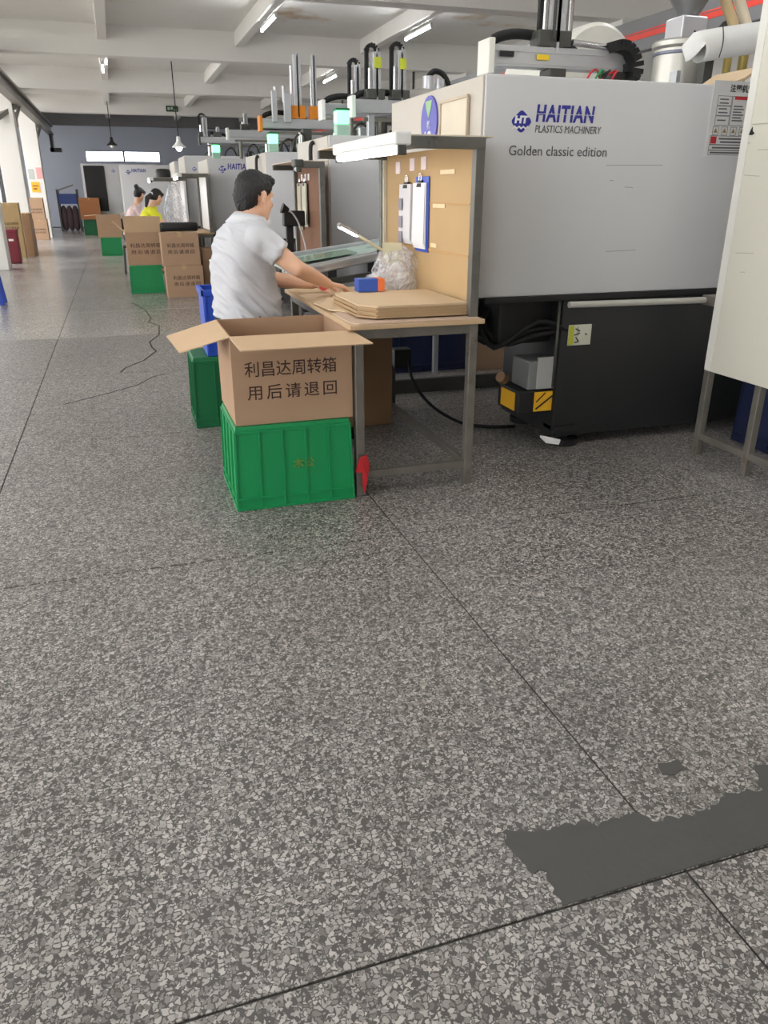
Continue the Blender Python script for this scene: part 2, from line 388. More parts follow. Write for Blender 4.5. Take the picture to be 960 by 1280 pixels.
def machine(label, x0, x1, y0, y1, zt, zb, xb, base=True, handle=False, yb=None):
    t = thing('injection_machine', label, 'machine', ((x0+x1)/2, (y0+y1)/2, 0), 'injection moulding machines')
    B().box((x0+.004, y0, zb), (x1, y1, zt), .012).obj('cover', mgrey, t, 'auto')
    B().box((x0-.006, y0+.012, zb+.004), (x0+.012, y1-.012, zt-.004), .006).obj('end_panel', mcream, t)
    B().box((x0+.05, y0-.004, zb-.03), (x1, y0+.03, zb+.001), .003).obj('bottom_rail', black, t)
    if base:
        yb = yb or y1-.05
        B().box((xb, y0+.04, .06), (x1, yb, zb-.02), .02).obj('base', mblack, t, 'auto')
        for x in (xb+.12, x1-.3):
            for y in (y0+.12, yb-.1):
                f = B().cyl((x, y, 0), (x, y, .035), .085, .085, 18).cyl((x, y, .035), (x, y, .105), .03).obj('foot', rubber, t, 'auto')
    if handle: B().tube([(x0-.012, y0+.45, zt-.42), (x0-.04, y0+.45, zt-.38), (x0-.045, y0+.45, zt-.22), (x0-.04, y0+.45, zt-.06), (x0-.012, y0+.45, zt-.03)], .018, 8).obj('handle', black, t, True)
    return t

m1 = machine('biggest grey-white moulding machine with full lettering and safety sheet, behind the nearest bench', 1.672, 5.2, 3.65, 4.99, 1.85, .855, 2.2, yb=4.36)
logo(m1, 1.806, 1.658, 3.65, 1.0)
text('Golden classic edition', .062, (1.81, 3.6484, 1.513), *FR, grink, 'model_lettering', m1, width=.535)
# number plate and framed notice on the end panel
el = [(1.666, 4.32+.118*math.sin(t), 1.70+.125*math.cos(t)) for t in [2*PI*k/40 for k in range(40)]]
pl = B().prism(el, (-.01, 0, 0)).obj('number_plate', M('plate blue', (84, 84, 176), .4), m1)
B().prism([(1.6555, 4.37, 1.80), (1.6555, 4.27, 1.80), (1.6555, 4.285, 1.765), (1.6555, 4.32, 1.715), (1.6555, 4.355, 1.765)], (-.002, 0, 0)).obj('plate_mark', M('plate green', (150, 190, 140), .5), pl)
text('10', .10, (1.6545, 4.375, 1.585), *FL, white, 'plate_number', pl, bold=.002, width=.10)
text('机', .045, (1.6545, 4.345, 1.668), *FL, white, 'plate_letter', pl)
nf = B().box((1.656, 3.80, 1.56), (1.667, 4.145, 1.775), .003).obj('notice', M('notice sheet', (222, 212, 192), .6), m1)
b = B()
for (a0, c0), (a1, c1) in (((3.80, 1.56), (3.80, 1.775)), ((4.145, 1.56), (4.145, 1.775)), ((3.80, 1.775), (4.145, 1.775)), ((3.80, 1.56), (4.145, 1.56))): b.bar((1.654, a0, c0), (1.654, a1, c1), .012, .012)
b.obj('notice_frame', M('pale frame', (196, 180, 158), .5), nf)
# safety sheet: boxes, red headings, warning triangles; its small print is too small to read
ss = B().box((2.925, 3.6475, 1.52), (3.42, 3.652, 1.868)).obj('safety_sheet', M('sheet white', (216, 216, 216), .5), m1)
text('注塑机安全操作', .036, (3.025, 3.6468, 1.822), *FR, black, 'sheet_heading', ss, bold=.0006)
b = B()
def frame2(b, x0, x1, z0, z1, th=.0022):
    for q in (((x0, z0), (x1, z0)), ((x0, z1), (x1, z1)), ((x0, z0), (x0, z1)), ((x1, z0), (x1, z1))): b.bar((q[0][0], 3.647, q[0][1]), (q[1][0], 3.647, q[1][1]), .001, th)
for z0, z1 in ((1.757, 1.80), (1.712, 1.754), (1.667, 1.709)): frame2(b, 2.96, 3.045, z0, z1)
frame2(b, 3.05, 3.40, 1.667, 1.80); frame2(b, 2.945, 3.40, 1.578, 1.618); frame2(b, 2.945, 3.40, 1.552, 1.576); frame2(b, 2.945, 3.40, 1.53, 1.55)
for x in (2.955, 3.01, 3.065, 3.12): frame2(b, x, x+.035, 1.622, 1.66)
b.obj('ruled_boxes', grink, ss)
b = B()
for z in (1.785, 1.768, 1.742, 1.725, 1.69): b.box((2.972, 3.6462, z-.003), (3.03-.012*random.random(), 3.647, z+.003))
for z in (1.755, 1.742, 1.729, 1.716, 1.703, 1.69): b.box((3.062, 3.6462, z-.003), (3.13-.03*random.random(), 3.647, z+.003))
for z, a in ((1.605, 3.0), (1.59, 3.01), (1.563, 2.965), (1.54, 2.955)): b.box((a, 3.6462, z-.004), (3.16, 3.647, z+.004))
b.obj('small_print', M('print dark grey', (96, 96, 98), .6), ss)
for x in (2.972, 3.027, 3.082, 3.137): B().prism([(x-.012, 3.6465, 1.633), (x+.012, 3.6465, 1.633), (x, 3.6465, 1.655)], (0, -.0006, 0)).obj('warning_triangle', M('dull warning', (150, 130, 70), .6), ss)
B().box((3.062, 3.646, 1.785), (3.16, 3.647, 1.80)).obj('red_heading', red, ss); B().box((2.95, 3.646, 1.582), (2.985, 3.647, 1.615)).obj('red_heading', red, ss)
# thin scratches on the door
b = B()
for x0, z0, x1, z1 in ((2.35, 1.475, 2.68, 1.478), (2.47, 1.375, 2.52, 1.372), (2.40, 1.065, 2.58, 1.070), (2.38, 1.405, 2.40, 1.405)): b.bar((x0, 3.6495, z0), (x1, 3.6495, z1), .001, .003)
b.obj('scratch', M('faint scratch', (150, 150, 150), .5), m1)
# under the cover: hose bundle, blower box with yellow plate, sticker
for k in range(9):
    y = 3.70+.035*k; r = .012+.006*random.random()
    pts = [(1.95+.05*random.random(), y+.2, .82), (1.74+.12*random.random(), y+.2, .72-.05*random.random()), (1.84+.1*random.random(), y+.1, .60-.05*random.random()), (2.06, y, .62+.1*random.random()), (2.24, y, .66)]
    B().tube(pts, r, 7).obj('hose', rubber, m1, True)
B().box((1.88, 3.80, .58), (2.22, 4.40, .84), .03).obj('valve_block', black, m1, 'auto')
mb = B().box((2.04, 3.72, .34), (2.22, 3.92, .50), .01).obj('motor_box', M('motor box', (120, 122, 122), .45), m1)
B().box((2.09, 3.712, .345), (2.21, 3.722, .52), .003).obj('motor_panel', M('motor panel', (176, 176, 174), .4), mb)
yb = B().box((1.99, 3.73, .20), (2.21, 3.98, .335), .01).obj('lower_box', black, m1)
B().box((2.09, 3.722, .215), (2.205, 3.732, .325), .002).obj('warning_plate', M('warning yellow', (236, 180, 36), .5), yb)
B().prism([(1.985, 3.76, .22), (1.985, 3.93, .22), (1.985, 3.93, .32), (1.985, 3.76, .32)], (.004, 0, 0)).obj('warning_plate', M('warning yellow', (236, 180, 36), .5), yb)
B().bar((2.10, 3.72, .23), (2.2, 3.72, .30), .004, .008).bar((2.1, 3.72, .27), (2.155, 3.72, .32), .004, .006).obj('warning_mark', black, yb)
B().cyl((1.97, 3.86, .38), (1.93, 3.84, .40), .03, .03).obj('pressure_gauge', M('brass', (150, 120, 96), .4, .6), m1, 'auto')
B().cyl((2.17, 3.675, .36), (2.17, 3.675, .83), .008).obj('grease_pipe', dsteel, m1, True)
st = B().box((2.245, 3.684, .58), (2.385, 3.692, .69), .002).obj('sticker', M('sticker white', (206, 206, 190), .6), m1)
B().box((2.246, 3.682, .585), (2.276, 3.6845, .686)).obj('sticker_band', M('sticker yellow', (190, 196, 60), .6), st)
b = B()
for q in ((2.285, .67, 2.315, .655), (2.30, .68, 2.30, .63), (2.28, .635, 2.315, .645), (2.29, .625, 2.31, .60), (2.31, .60, 2.285, .595), (2.345, .64, 2.36, .635)): b.bar((q[0], 3.6835, q[1]), (q[2], 3.6835, q[3]), .001, .006)
b.obj('pen_marks', black, st)
B().box((2.2, 3.66, .10), (2.34, 3.80, .13), .004).obj('foot_plate', black, m1)
B().prism([(2.13, 3.70, .07), (2.15, 3.66, .045), (2.22, 3.64, .035), (2.24, 3.66, .045), (2.18, 3.68, .06)], (0, 0, .012)).obj('rag', white, m1)

m2 = machine('second moulding machine, behind the man, its grey-blue front beside the brown board', 1.672, 5.2, 6.58, 7.74, 1.77, .85, 2.0, handle=True)
m3 = machine('third moulding machine, small emblem half hidden by the brown board', 1.672, 5.2, 9.4, 10.9, 1.77, .85, 1.95, handle=True)
logo(m3, 1.758, 1.608, 9.4, .65, sub=False)
m4 = machine('fourth moulding machine with emblem and letters left of the man\'s head', 1.343, 5.0, 12.4, 13.8, 1.80, .80, 1.6)
logo(m4, 1.485, 1.66, 12.4, 1.05, sub=False)
m5 = machine('fifth moulding machine behind the seated women, with a dark emblem', 1.26, 5.0, 15.3, 16.7, 1.95, .78, 1.6)
logo(m5, 1.37, 1.73, 15.3, .8, txt=False, sub=False)
m6 = machine('narrow sliver of a moulding machine behind the fifth one', 1.29, 5.0, 18.3, 19.8, 1.96, .8, 1.6)
m7 = machine('wide pale moulding machine at the end of the aisle below the window', .25, 3.0, 26, 27.4, 2.10, .5, .5)
logo(m7, .40, 1.90, 26, 1.3, sub=False)
m8 = machine('farthest moulding machine with a tall dark door, by the far window', -.95, 1.5, 30, 31.4, 2.24, .5, -.8)
B().box((-.88, 29.97, .75), (-.22, 30.01, 2.18), .01).obj('dark_door', black, m8); logo(m8, .0, 2.02, 30, 1.2, txt=False, sub=False)
lamp_green(m2, 1.83, 6.75, 1.77); lamp_green(m3, 1.79, 9.6, 1.77); lamp_green(m4, 1.50, 12.6, 1.80)
# ================================================================== take-out robots on the machines
def grooved(b, p0, p1, wd, ht):
    """aluminium profile: a bar with two lengthwise ribs"""
    b.bar(p0, p1, wd, ht, .004)
    for dz in (-.28, .28):
        a = Vector(p0)+Vector((0, -wd/2, dz*ht)); c = Vector(p1)+Vector((0, -wd/2, dz*ht))
        b.bar(a, c, .012, ht*.16)
    return b
def chain(pts, w=.05, h=.035):
    """links of an energy chain along a path"""
    b = B(); pts = [Vector(p) for p in pts]
    for a, c in zip(pts, pts[1:]):
        n = max(1, int((c-a).length/.034))
        for k in range(n):
            p = a+(c-a)*k/n; q = a+(c-a)*(k+.82)/n; b.bar(p, q, w, h)
    return b
def arc(c, r, a0, a1, n, plane='xz'):
    out = []
    for k in range(n+1):
        t = a0+(a1-a0)*k/n
        out.append((c[0]+r*math.cos(t), c[1], c[2]+r*math.sin(t)) if plane == 'xz' else (c[0], c[1]+r*math.cos(t), c[2]+r*math.sin(t)))
    return out
def robot(label, x0, x1, y, z, zm, arms, endm, cap=None, hump=True):
    t = thing('takeout_robot', label, 'robot', ((x0+x1)/2, y, zm), 'take-out robots on the machines')
    grooved(B(), (x0, y, z), (x1, y, z), .09, .10).obj('traverse_beam', alu, t)
    B().box((x0-.03, y-.075, z-.09), (x0+.005, y+.075, z+.075), .006).obj('end_plate', endm, t)
    for x in (x0+.45*(x1-x0), x1-.1): B().box((x-.05, y-.06, zm), (x+.05, y+.06, z-.05), .005).obj('mount', dsteel, t)
    B().bar((x0+.1, y+.03, z-.095), (x1-.05, y+.03, z-.095), .03, .03).obj('guide_rail', steel, t)
    if hump: B().tube([(x0+.02, y+.06, z+.03), (x0+.06, y+.06, z+.09), (x0+.2, y+.06, z+.12), (x0+.42, y+.06, z+.10), (x0+.55, y+.06, z+.05)], .026, 8).obj('cable_sleeve', rubber, t, True)
    for (xa, w, z1, style) in arms:
        B().box((xa-w*1.3, y-.05, z+.052), (xa+w*1.0, y+.06, z+(.13 if not cap else .19)), .006).obj('carriage', cap or dsteel, t)
        grooved(B(), (xa, y-.01, z+.052), (xa, y-.01, z1), w, w*.9).obj('vertical_arm', alu, t)
        B().cyl((xa-w*.85, y-.03, z+.10), (xa-w*.85, y-.03, z1-.12), w*.22).obj('air_cylinder', chrome, t, 'auto')
        if style == 'chain':
            B().bar((xa-w*1.0, y+.03, z+.08), (xa-w*1.0, y+.03, z1+.02), .03, .03).obj('cable_chain', rubber, t)
            chain(arc((xa-w*.4, y+.02, z1+.01), w*.65, PI, 0, 7), .04, .03).obj('cable_loop', rubber, t)
    return t
r1 = robot('silver take-out robot with yellow tag on top of the biggest machine', 1.98, 2.85, 4.3, 2.02, 1.85, [(2.36, .085, 2.75, 'plain')], M('off white casting', (226, 224, 214), .5))
B().box((2.02, 4.236, 2.012), (2.10, 4.246, 2.038)).obj('name_tag', black, r1); B().box((2.24, 4.236, 2.005), (2.31, 4.246, 2.03), .001).obj('yellow_tag', yellow, r1)
B().cyl((2.44, 4.28, 2.08), (2.44, 4.28, 2.75), .018).obj('air_cylinder', chrome, r1, 'auto'); B().box((2.325, 4.235, 2.1), (2.335, 4.26, 2.75)).obj('seam', dsteel, r1)
B().bar((2.262, 4.28, 2.08), (2.262, 4.28, 2.75), .02, .03).obj('cable_chain', rubber, r1)
B().cyl((2.46, 4.27, 2.10), (2.72, 4.27, 2.085), .016).obj('air_cylinder', chrome, r1, 'auto')
chain(arc((2.72, 4.22, 1.98), .11, PI*.62, -PI*.5, 13), .10, .05).obj('cable_loop', rubber, r1)
B().box((2.45, 4.10, 1.852), (2.75, 4.2, 1.88), .004).obj('junction_tray', whitep, r1)
for k, m_ in enumerate((red, green, black, red)): B().tube([(2.48+.05*k, 4.15, 1.88), (2.5+.05*k, 4.12, 1.94), (2.56+.04*k, 4.16, 1.96), (2.62, 4.22, 1.93)], .006, 6).obj('wire', m_, r1, True)
r2 = robot('twin-armed take-out robot beyond the number plate, behind the biggest machine', 2.0, 3.2, 7.0, 2.02, 1.77, [(2.20, .07, 2.42, 'chain'), (2.42, .07, 2.44, 'chain')], whitep)
for x in (2.205, 2.425): B().box((x-.03, 6.945, 2.30), (x+.03, 6.953, 2.38), .001).obj('yellow_tag', M('lime tag', (196, 204, 60), .6), r2)
b2 = robot('take-out robot with curved black sleeve, left of the twin-armed one', 1.89, 3.1, 7.6, 2.04, 1.77, [(2.21, .06, 2.40, 'chain'), (2.33, .05, 2.42, 'plain')], whitep)
r3 = robot('take-out robot with orange carriages, left of the curved-sleeve robot', 1.72, 2.9, 9.9, 2.09, 1.77, [(2.16, .085, 2.80, 'plain'), (2.36, .05, 2.80, 'plain')], orange, cap=orange)
B().box((1.84, 9.80, 2.10), (1.90, 9.86, 2.42), .004).cyl((1.89, 9.83, 2.42), (1.89, 9.83, 2.46), .02).obj('short_post', alu, r3)
B().box((1.98, 9.80, 2.10), (2.06, 9.86, 2.40), .004).cyl((1.985, 9.83, 2.30), (1.985, 9.83, 2.47), .02).obj('short_post', alu, r3)
r4 = robot('slim take-out robot with a pale post above the fourth machine', 1.75, 3.2, 13.0, 2.17, 1.80, [(2.02, .06, 2.45, 'plain')], whitep, hump=False)
r5 = robot('take-out robot with dark arms above the women', 1.62, 3.2, 15.9, 2.24, 1.95, [(1.72, .09, 2.60, 'chain'), (1.95, .06, 2.45, 'plain')], dsteel)
# hoppers, dryers and feed gear behind the covers
t = thing('hopper_dryer', 'stainless hopper dryer with funnel on the biggest machine', 'hopper', (3.75, 4.75, 1.85))
HX = 3.60
B().lathe((HX, 4.85, 1.85), [(.172, 0), (.172, .345), (.182, .35), (.19, .36), (.19, .385), (.175, .395), (.08, .41)], 36).obj('drum', M('brushed stainless', (186, 184, 176), .38, .75, var=.06, stretch=(1, 1, .1)), t, 'auto')
B().lathe((HX, 4.85, 2.16), [(.175, 0), (.18, .006), (.18, .014), (.175, .02)], 36).obj('clamp_band', M('band blue grey', (120, 124, 140), .4, .5), t, 'auto')
B().box((HX-.085, 4.76, 2.25), (HX+.10, 4.94, 2.375), .01).obj('neck_block', alu, t)
B().lathe((HX+.01, 4.85, 2.375), [(.055, 0), (.06, .005), (.135, .125), (.14, .135), (.14, .33), (.13, .34)], 32).obj('funnel', M('funnel steel', (150, 150, 150), .35, .8), t, 'auto')
B().tube([(HX-.04, 4.70, 2.28), (HX+.0, 4.665, 2.20), (HX+.01, 4.665, 2.0), (HX+.015, 4.665, 1.86)], .006, 6).obj('sensor_wire', black, t, True)
B().box((3.36, 4.55, 1.85), (3.39, 4.62, 2.04), .004).box((3.33, 4.55, 1.85), (3.39, 4.66, 1.875), .004).obj('bracket', alu, t)
t = thing('feed_hose', 'tan braided feed hoses rising beside the funnel', 'hose', (3.9, 4.9, 1.85))
B().tube([(3.90, 4.7, 2.18), (3.90, 4.75, 2.32), (3.87, 4.85, 2.5), (3.82, 4.9, 2.7)], .032, 10).obj('hose', M('tan hose', (190, 166, 124), .6), t, True)
B().tube([(4.0, 4.7, 2.18), (4.0, 4.75, 2.32), (3.97, 4.85, 2.52), (3.92, 4.9, 2.7)], .034, 10).obj('hose', M('pale hose', (206, 194, 170), .6), t, True)
B().cyl((3.86, 4.72, 1.85), (3.86, 4.72, 2.2), .025).cyl((3.98, 4.72, 1.85), (3.98, 4.72, 2.2), .03).obj('pipe', M('brass pipe', (180, 160, 90), .4, .5), t, 'auto')
B().cyl((3.98, 4.9, 2.33), (4.06, 5.0, 2.33), .07).obj('fan_motor', dsteel, t, 'auto')
t = thing('air_duct', 'white rounded air duct crossing above the safety sheet', 'duct', (3.7, 4.4, 1.85))
B().tube([(3.33, 4.35, 2.12), (3.36, 4.35, 2.135), (3.7, 4.33, 2.19), (4.5, 4.30, 2.32)], .082, 16).obj('duct', whitep, t, True)
B().tube([(3.42, 4.267, 2.235), (3.435, 4.262, 2.15), (3.43, 4.272, 2.07)], .003, 5).obj('band', black, t)
B().prism([(3.78, 4.246, 2.16), (3.84, 4.246, 2.17), (3.82, 4.246, 2.13), (3.85, 4.246, 2.10), (3.78, 4.246, 2.09), (3.80, 4.246, 2.12)], (0, -.003, 0)).obj('arrow_mark', black, t)
B().box((3.44, 4.4, 1.85), (3.5, 4.46, 2.08)).obj('stand', dsteel, t); B().box((4.2, 4.4, 1.85), (4.26, 4.46, 2.2)).obj('stand', dsteel, t)
for k in range(4): B().box((3.58+.08*k, 4.55, 1.85), (3.63+.08*k, 4.62, 1.95+.05*(k % 2)), .006).obj('valve', dsteel, t)
o = B().prism([(3.05, 3.68, 1.872), (3.13, 3.68, 1.90), (3.22, 3.68, 1.955), (3.42, 3.70, 1.985), (3.42, 3.70, 1.975), (3.23, 3.68, 1.945), (3.14, 3.68, 1.89), (3.06, 3.68, 1.862)], (0, .34, 0)).obj('cardboard_sheet', cardl)
tag(o, 'bent tan cardboard sheet lying on top of the biggest machine', 'cardboard'); o.location.z = 1.852
t = thing('storage_tank', 'white drum tank with orange button, behind the tall robot', 'tank', (4.0, 6.7, 0))
tk = B().cyl((3.93, 6.4, 2.27), (3.93, 7.4, 2.27), .36, .36, 40).obj('tank_shell', M('ivory enamel', (232, 230, 220), .4), t, 'auto')
B().cyl((3.93, 6.37, 2.27), (3.93, 6.4, 2.27), .33, .36, 40).obj('tank_end', M('ivory enamel', (232, 230, 220), .4), t, 'auto')
B().cyl((4.06, 6.345, 2.40), (4.06, 6.38, 2.40), .025).obj('button', M('orange button', (220, 130, 70), .5), t)
B().box((4.13, 6.33, 2.32), (4.18, 6.38, 2.37), .004).obj('sensor', M('sensor brown', (130, 90, 60), .5), t)
for x in (3.6, 4.1): B().box((x-.04, 6.5, 1.77), (x+.04, 7.3, 2.12)).obj('support', dsteel, t)
t = thing('hopper_motor', 'grey feed motor with black hose beyond the biggest machine', 'motor', (2.75, 7.2, 1.77))
B().lathe((2.72, 7.25, 1.77), [(.26, 0), (.27, .25), (.25, .34), (.18, .40), (.06, .43)], 28).obj('lid', M('grey lid', (150, 146, 138), .5), t, 'auto')
B().cyl((2.76, 7.2, 2.17), (2.76, 7.2, 2.29), .06).cyl((2.85, 7.2, 2.17), (2.85, 7.2, 2.27), .05).obj('motor', alu, t, 'auto')
B().tube([(2.72, 7.2, 2.25), (2.80, 7.2, 2.33), (2.90, 7.2, 2.30), (2.96, 7.2, 2.18), (2.98, 7.2, 2.05)], .024, 8).obj('hose', rubber, t, True)
# clutter of tubes, valves and brackets between the robots
random.seed(3)
for (mx, my, mz, n, nm) in ((2.1, 7.25, 1.77, 16, 'second'), (2.05, 10.0, 1.77, 14, 'third'), (1.9, 13.0, 1.80, 12, 'fourth'), (1.8, 15.8, 1.95, 10, 'fifth')):
    t = thing('valve_assembly', 'cluster of valves, tubes and brackets on the %s machine' % nm, 'valves', (mx, my, mz))
    for k in range(n):
        x = mx-.15+random.random()*.8; y = my-.35+random.random()*.7; h = .06+.14*random.random()
        if k % 3 == 0: B().box((x, y, mz), (x+.04+.05*random.random(), y+.06, mz+h), .006).obj('valve', random.choice((alu, dsteel, whitep, black)), t)
        elif k % 3 == 1: B().cyl((x, y, mz), (x, y, mz+h+.05), .012+.015*random.random()).obj('fitting', random.choice((chrome, steel)), t, 'auto')
        else: B().tube([(x, y, mz), (x+.05, y, mz+h), (x+.16, y+.05, mz+h+.04), (x+.25, y+.05, mz)], .008+.006*random.random(), 6).obj('tube', random.choice((rubber, black, dsteel, green2)), t, True)
# red-striped bus bar along the far side
t = thing('bus_bar', 'grey bus bar with red stripes running behind the machines', 'bus bar', (6.0, 9, 0))
B().box((6.0, -4, 2.86), (6.12, 30, 3.2), .01).obj('trunking', M('bus grey', (120, 120, 122), .5), t)
B().box((5.994, -4, 2.985), (6.002, 30, 3.04)).obj('red_stripe', M('stripe red', (226, 70, 56), .5), t); B().box((5.994, -4, 3.05), (6.002, 30, 3.065)).obj('red_stripe', M('stripe red', (226, 70, 56), .5), t)
for y in (0, 5.6, 11.2, 16.7, 22.2): B().box((6.04, y, 3.2), (6.08, y+.05, 3.62)).obj('hanger', dsteel, t)
# fluorescent fittings under the joists
def ceil_lamp(x, y, label, under=False):
    if under: x -= .04
    t = thing('ceiling_lamp', label, 'lamp', (x+.17, y, 3.70), 'fluorescent ceiling lamps')
    x += .13 if not under else 0
    B().box((x+.02, y-.6, 3.735), (x+.06, y+.6, 3.765), .006).obj('housing', whitep, t)
    B().cyl((x+.04, y-.58, 3.712), (x+.04, y+.58, 3.712), .016).obj('tube', tubem, t, True)
    for s in (-.6, .58): B().box((x+.02, y+s, 3.695), (x+.06, y+s+.02, 3.74)).obj('tube_socket', whitep, t)
    for s in (-.4, .4): B().cyl((x+.04, y+s, 3.76), (x+.04, y+s, 4.085), .006).obj('hanger_rod', whitep, t)
for x, y, lb in ((2.47, 13.5, 'lit fluorescent lamp beside the joist, left of the two near the photo\'s top'), (4.89, 13.5, 'lit fluorescent lamp beside the joist, right of the two near the photo\'s top'),
                 (.02, 19.0, 'small lit lamp end at the left beam'), (4.89, 19.2, 'lit lamp far behind the orange robot')): ceil_lamp(x+.07, y, lb, True)
side = {-4.75: 'leftmost', -2.33: 'second row left of', .12: 'row above', 2.54: 'row right of', 4.96: 'rightmost row beyond'}
for x in side:  # unseen lamps over the near bays, added for more light from above
    for k, y in enumerate((1.2, 4.0, 6.9)):
        ceil_lamp(x-.13, y, 'added unseen fluorescent lamp, %s the aisle, %s of three along it' % (side[x], ('first', 'second', 'third')[k]))
for x in (.16, 2.58, 5.0):
    for y0, y1 in ((11.4, 16.4), (16.9, 21.9)):
        o = B().cyl((x-.10, y0, 3.9), (x-.10, y1, 3.9), .012).obj('conduit', whitep, ce, True)
# exit sign on the beam
t = thing('exit_sign', 'small green exit sign on the far beam', 'sign', (2.06, 27.95, 3.72))
B().box((1.88, 27.93, 3.70), (2.24, 27.99, 3.86), .005).obj('sign_box', M('sign dark green', (30, 60, 44), .5), t)
b = B().box((1.92, 27.925, 3.74), (1.99, 27.93, 3.82)).box((2.02, 27.925, 3.75), (2.08, 27.93, 3.83)).box((2.10, 27.925, 3.74), (2.20, 27.93, 3.76)); b.obj('sign_symbol', M('sign pale', (190, 215, 190), .5), t)
# pendant lamp
for (x, y, z, lb, lit) in ((.124, 27, 2.66, 'dark pendant lamp hanging before the far window', False), (1.55, 20, 2.30, 'lit pendant lamp beside the dark-armed robot', True)):
    t = thing('pendant_lamp', lb, 'lamp', (x, y, z), 'pendant lamps')
    B().cyl((x, y, z+.2), (x, y, 4.08), .012).obj('cord', black, t)
    B().lathe((x, y, z), [(.16, 0), (.15, .02), (.09, .07), (.05, .12), (.04, .22), (.02, .23)], 20).obj('shade', black if not lit else whitep, t, 'auto')
    B().ell((x, y, z), (.07, .07, .08)).obj('bulb', ledm if lit else whitep, t, True)
# overhead rail with brackets along the left pillars
t = thing('overhead_rail', 'grey steel overhead rail on brackets along the left pillars', 'rail', (-1.9, 24, 3.4), None)
gs = M('galvanised steel', (136, 134, 128), .5, .4)
B().box((-2.0, 15.5, 3.26), (-1.80, 33, 3.32)).box((-1.92, 15.5, 3.30), (-1.88, 33, 3.54)).box((-2.0, 15.5, 3.52), (-1.80, 33, 3.58)).obj('rail', gs, t)
for y in (17.2, 22.6, 28.8):
    B().bar((-1.9, y, 3.42), (-4.2, y, 3.42), .10, .10).obj('bracket_arm', gs, t); B().bar((-1.9, y, 3.32), (-2.15, y, 2.75), .07, .07).obj('bracket_strut', gs, t)
    B().bar((-1.9, y+1.2, 3.35), (-4.2, y+1.2, 3.35), .08, .12).obj('bracket_arm', gs, t)
B().bar((-1.98, 22.2, 3.25), (-2.5, 21.7, 2.85), .12, .10).obj('bracket_strut', gs, t)
B().box((-1.98, 32.5, 2.7), (-1.6, 33.1, 2.82)).box((-1.95, 32.5, 2.7), (-1.85, 33.1, 3.3)).obj('rail_stop', black, t)
# ================================================================== packing benches
def bench(label, x0, x1, y0, y1, board, full=True, lit=True, ztop=1.555, lamp_len=1.0, cw=.41, pm=None, hm=None):
    t = thing('packing_bench', label, 'workbench', ((x0+x1)/2, (y0+y1)/2, 0), 'packing benches along the aisle')
    for x in (x0+.02, x1-.02):
        for y in (y0+.02, y1-.02):
            B().box((x-.021, y-.021, 0), (x+.021, y+.021, .79), .004).obj('leg', steel, t)
    B().box((x0, y0, .745), (x1, y0+.04, .79), .003).obj('top_rail', steel, t); B().box((x0, y1-.04, .745), (x1, y1, .79), .003).obj('top_rail', steel, t)
    B().box((x0, y0+.04, .745), (x0+.04, y1-.04, .79), .003).obj('top_rail', steel, t); B().box((x1-.04, y0+.04, .745), (x1, y1-.04, .79), .003).obj('top_rail', steel, t)
    B().box((x0+.042, y0+.005, .085), (x1-.042, y0+.035, .12), .003).obj('foot_rail', steel, t); B().box((x1-.036, y0+.042, .085), (x1-.004, y1-.042, .12), .003).obj('foot_rail', steel, t)
    B().box((x0+.042, y1-.035, .085), (x1-.042, y1-.005, .12), .003).obj('foot_rail', steel, t)
    B().box((x0-.03, y0-.03, .791), (x1+.02, y1+.02, .812), .003).obj('tabletop', M('scuffed board top', (196, 168, 132), .8, var=.12, scale=6), t)
    for y in (y0+.03, y1-.05): B().box((x1-.042, y-.022, .812), (x1, y+.022, ztop), .003).obj('post', pm or M('bench post steel', (112, 110, 104), .5, .4, var=.25, scale=10, dirt=((70, 66, 62), 7, .58)), t)
    B().box((x1-.012, y0+.06, .83), (x1+.002, y1-.09, ztop-.01), .002).obj('backboard', board, t)
    B().box((x1-cw, y0+.005, ztop-.035), (x1+.0, y0+.05, ztop+.012), .003).obj('canopy_bar', MATS['bench post steel'], t)
    B().box((x1-cw, y1-.07, ztop-.03), (x1, y1-.03, ztop+.01), .003).obj('canopy_bar', dsteel, t)
    B().box((x1-cw, y0+.02, ztop+.012), (x1+.04, y1-.02, ztop+.018), .001).obj('canopy_sheet', M('canopy board', (220, 206, 186), .8), t)
    lx = x1-cw+.0
    h = B().box((lx-.035, y0-.10, ztop-.03), (lx+.035, y0-.10+lamp_len, ztop+.02), .008).obj('lamp_housing', hm or whitep, t)
    B().cyl((lx-.005, y0-.07, ztop-.045), (lx-.005, y0-.13+lamp_len, ztop-.045), .017, .017, 12).obj('lamp_tube', benchtube if lit else whitep, h, True)
    for yy in (y0-.10, y0-.12+lamp_len): B().box((lx-.022, yy, ztop-.066), (lx+.014, yy+.022, ztop-.03), .003).obj('tube_socket', dsteel, h)
    return t
bench1 = bench('nearest packing bench with bright yellow-brown cardboard backboard and lit tube', .94, 1.535, 3.31, 4.72, cardy)
B().box((1.500, 4.628, .83), (1.522, 4.645, 1.52), .002).obj('edge_strip', M('pale strip', (214, 208, 192), .6), bench1)
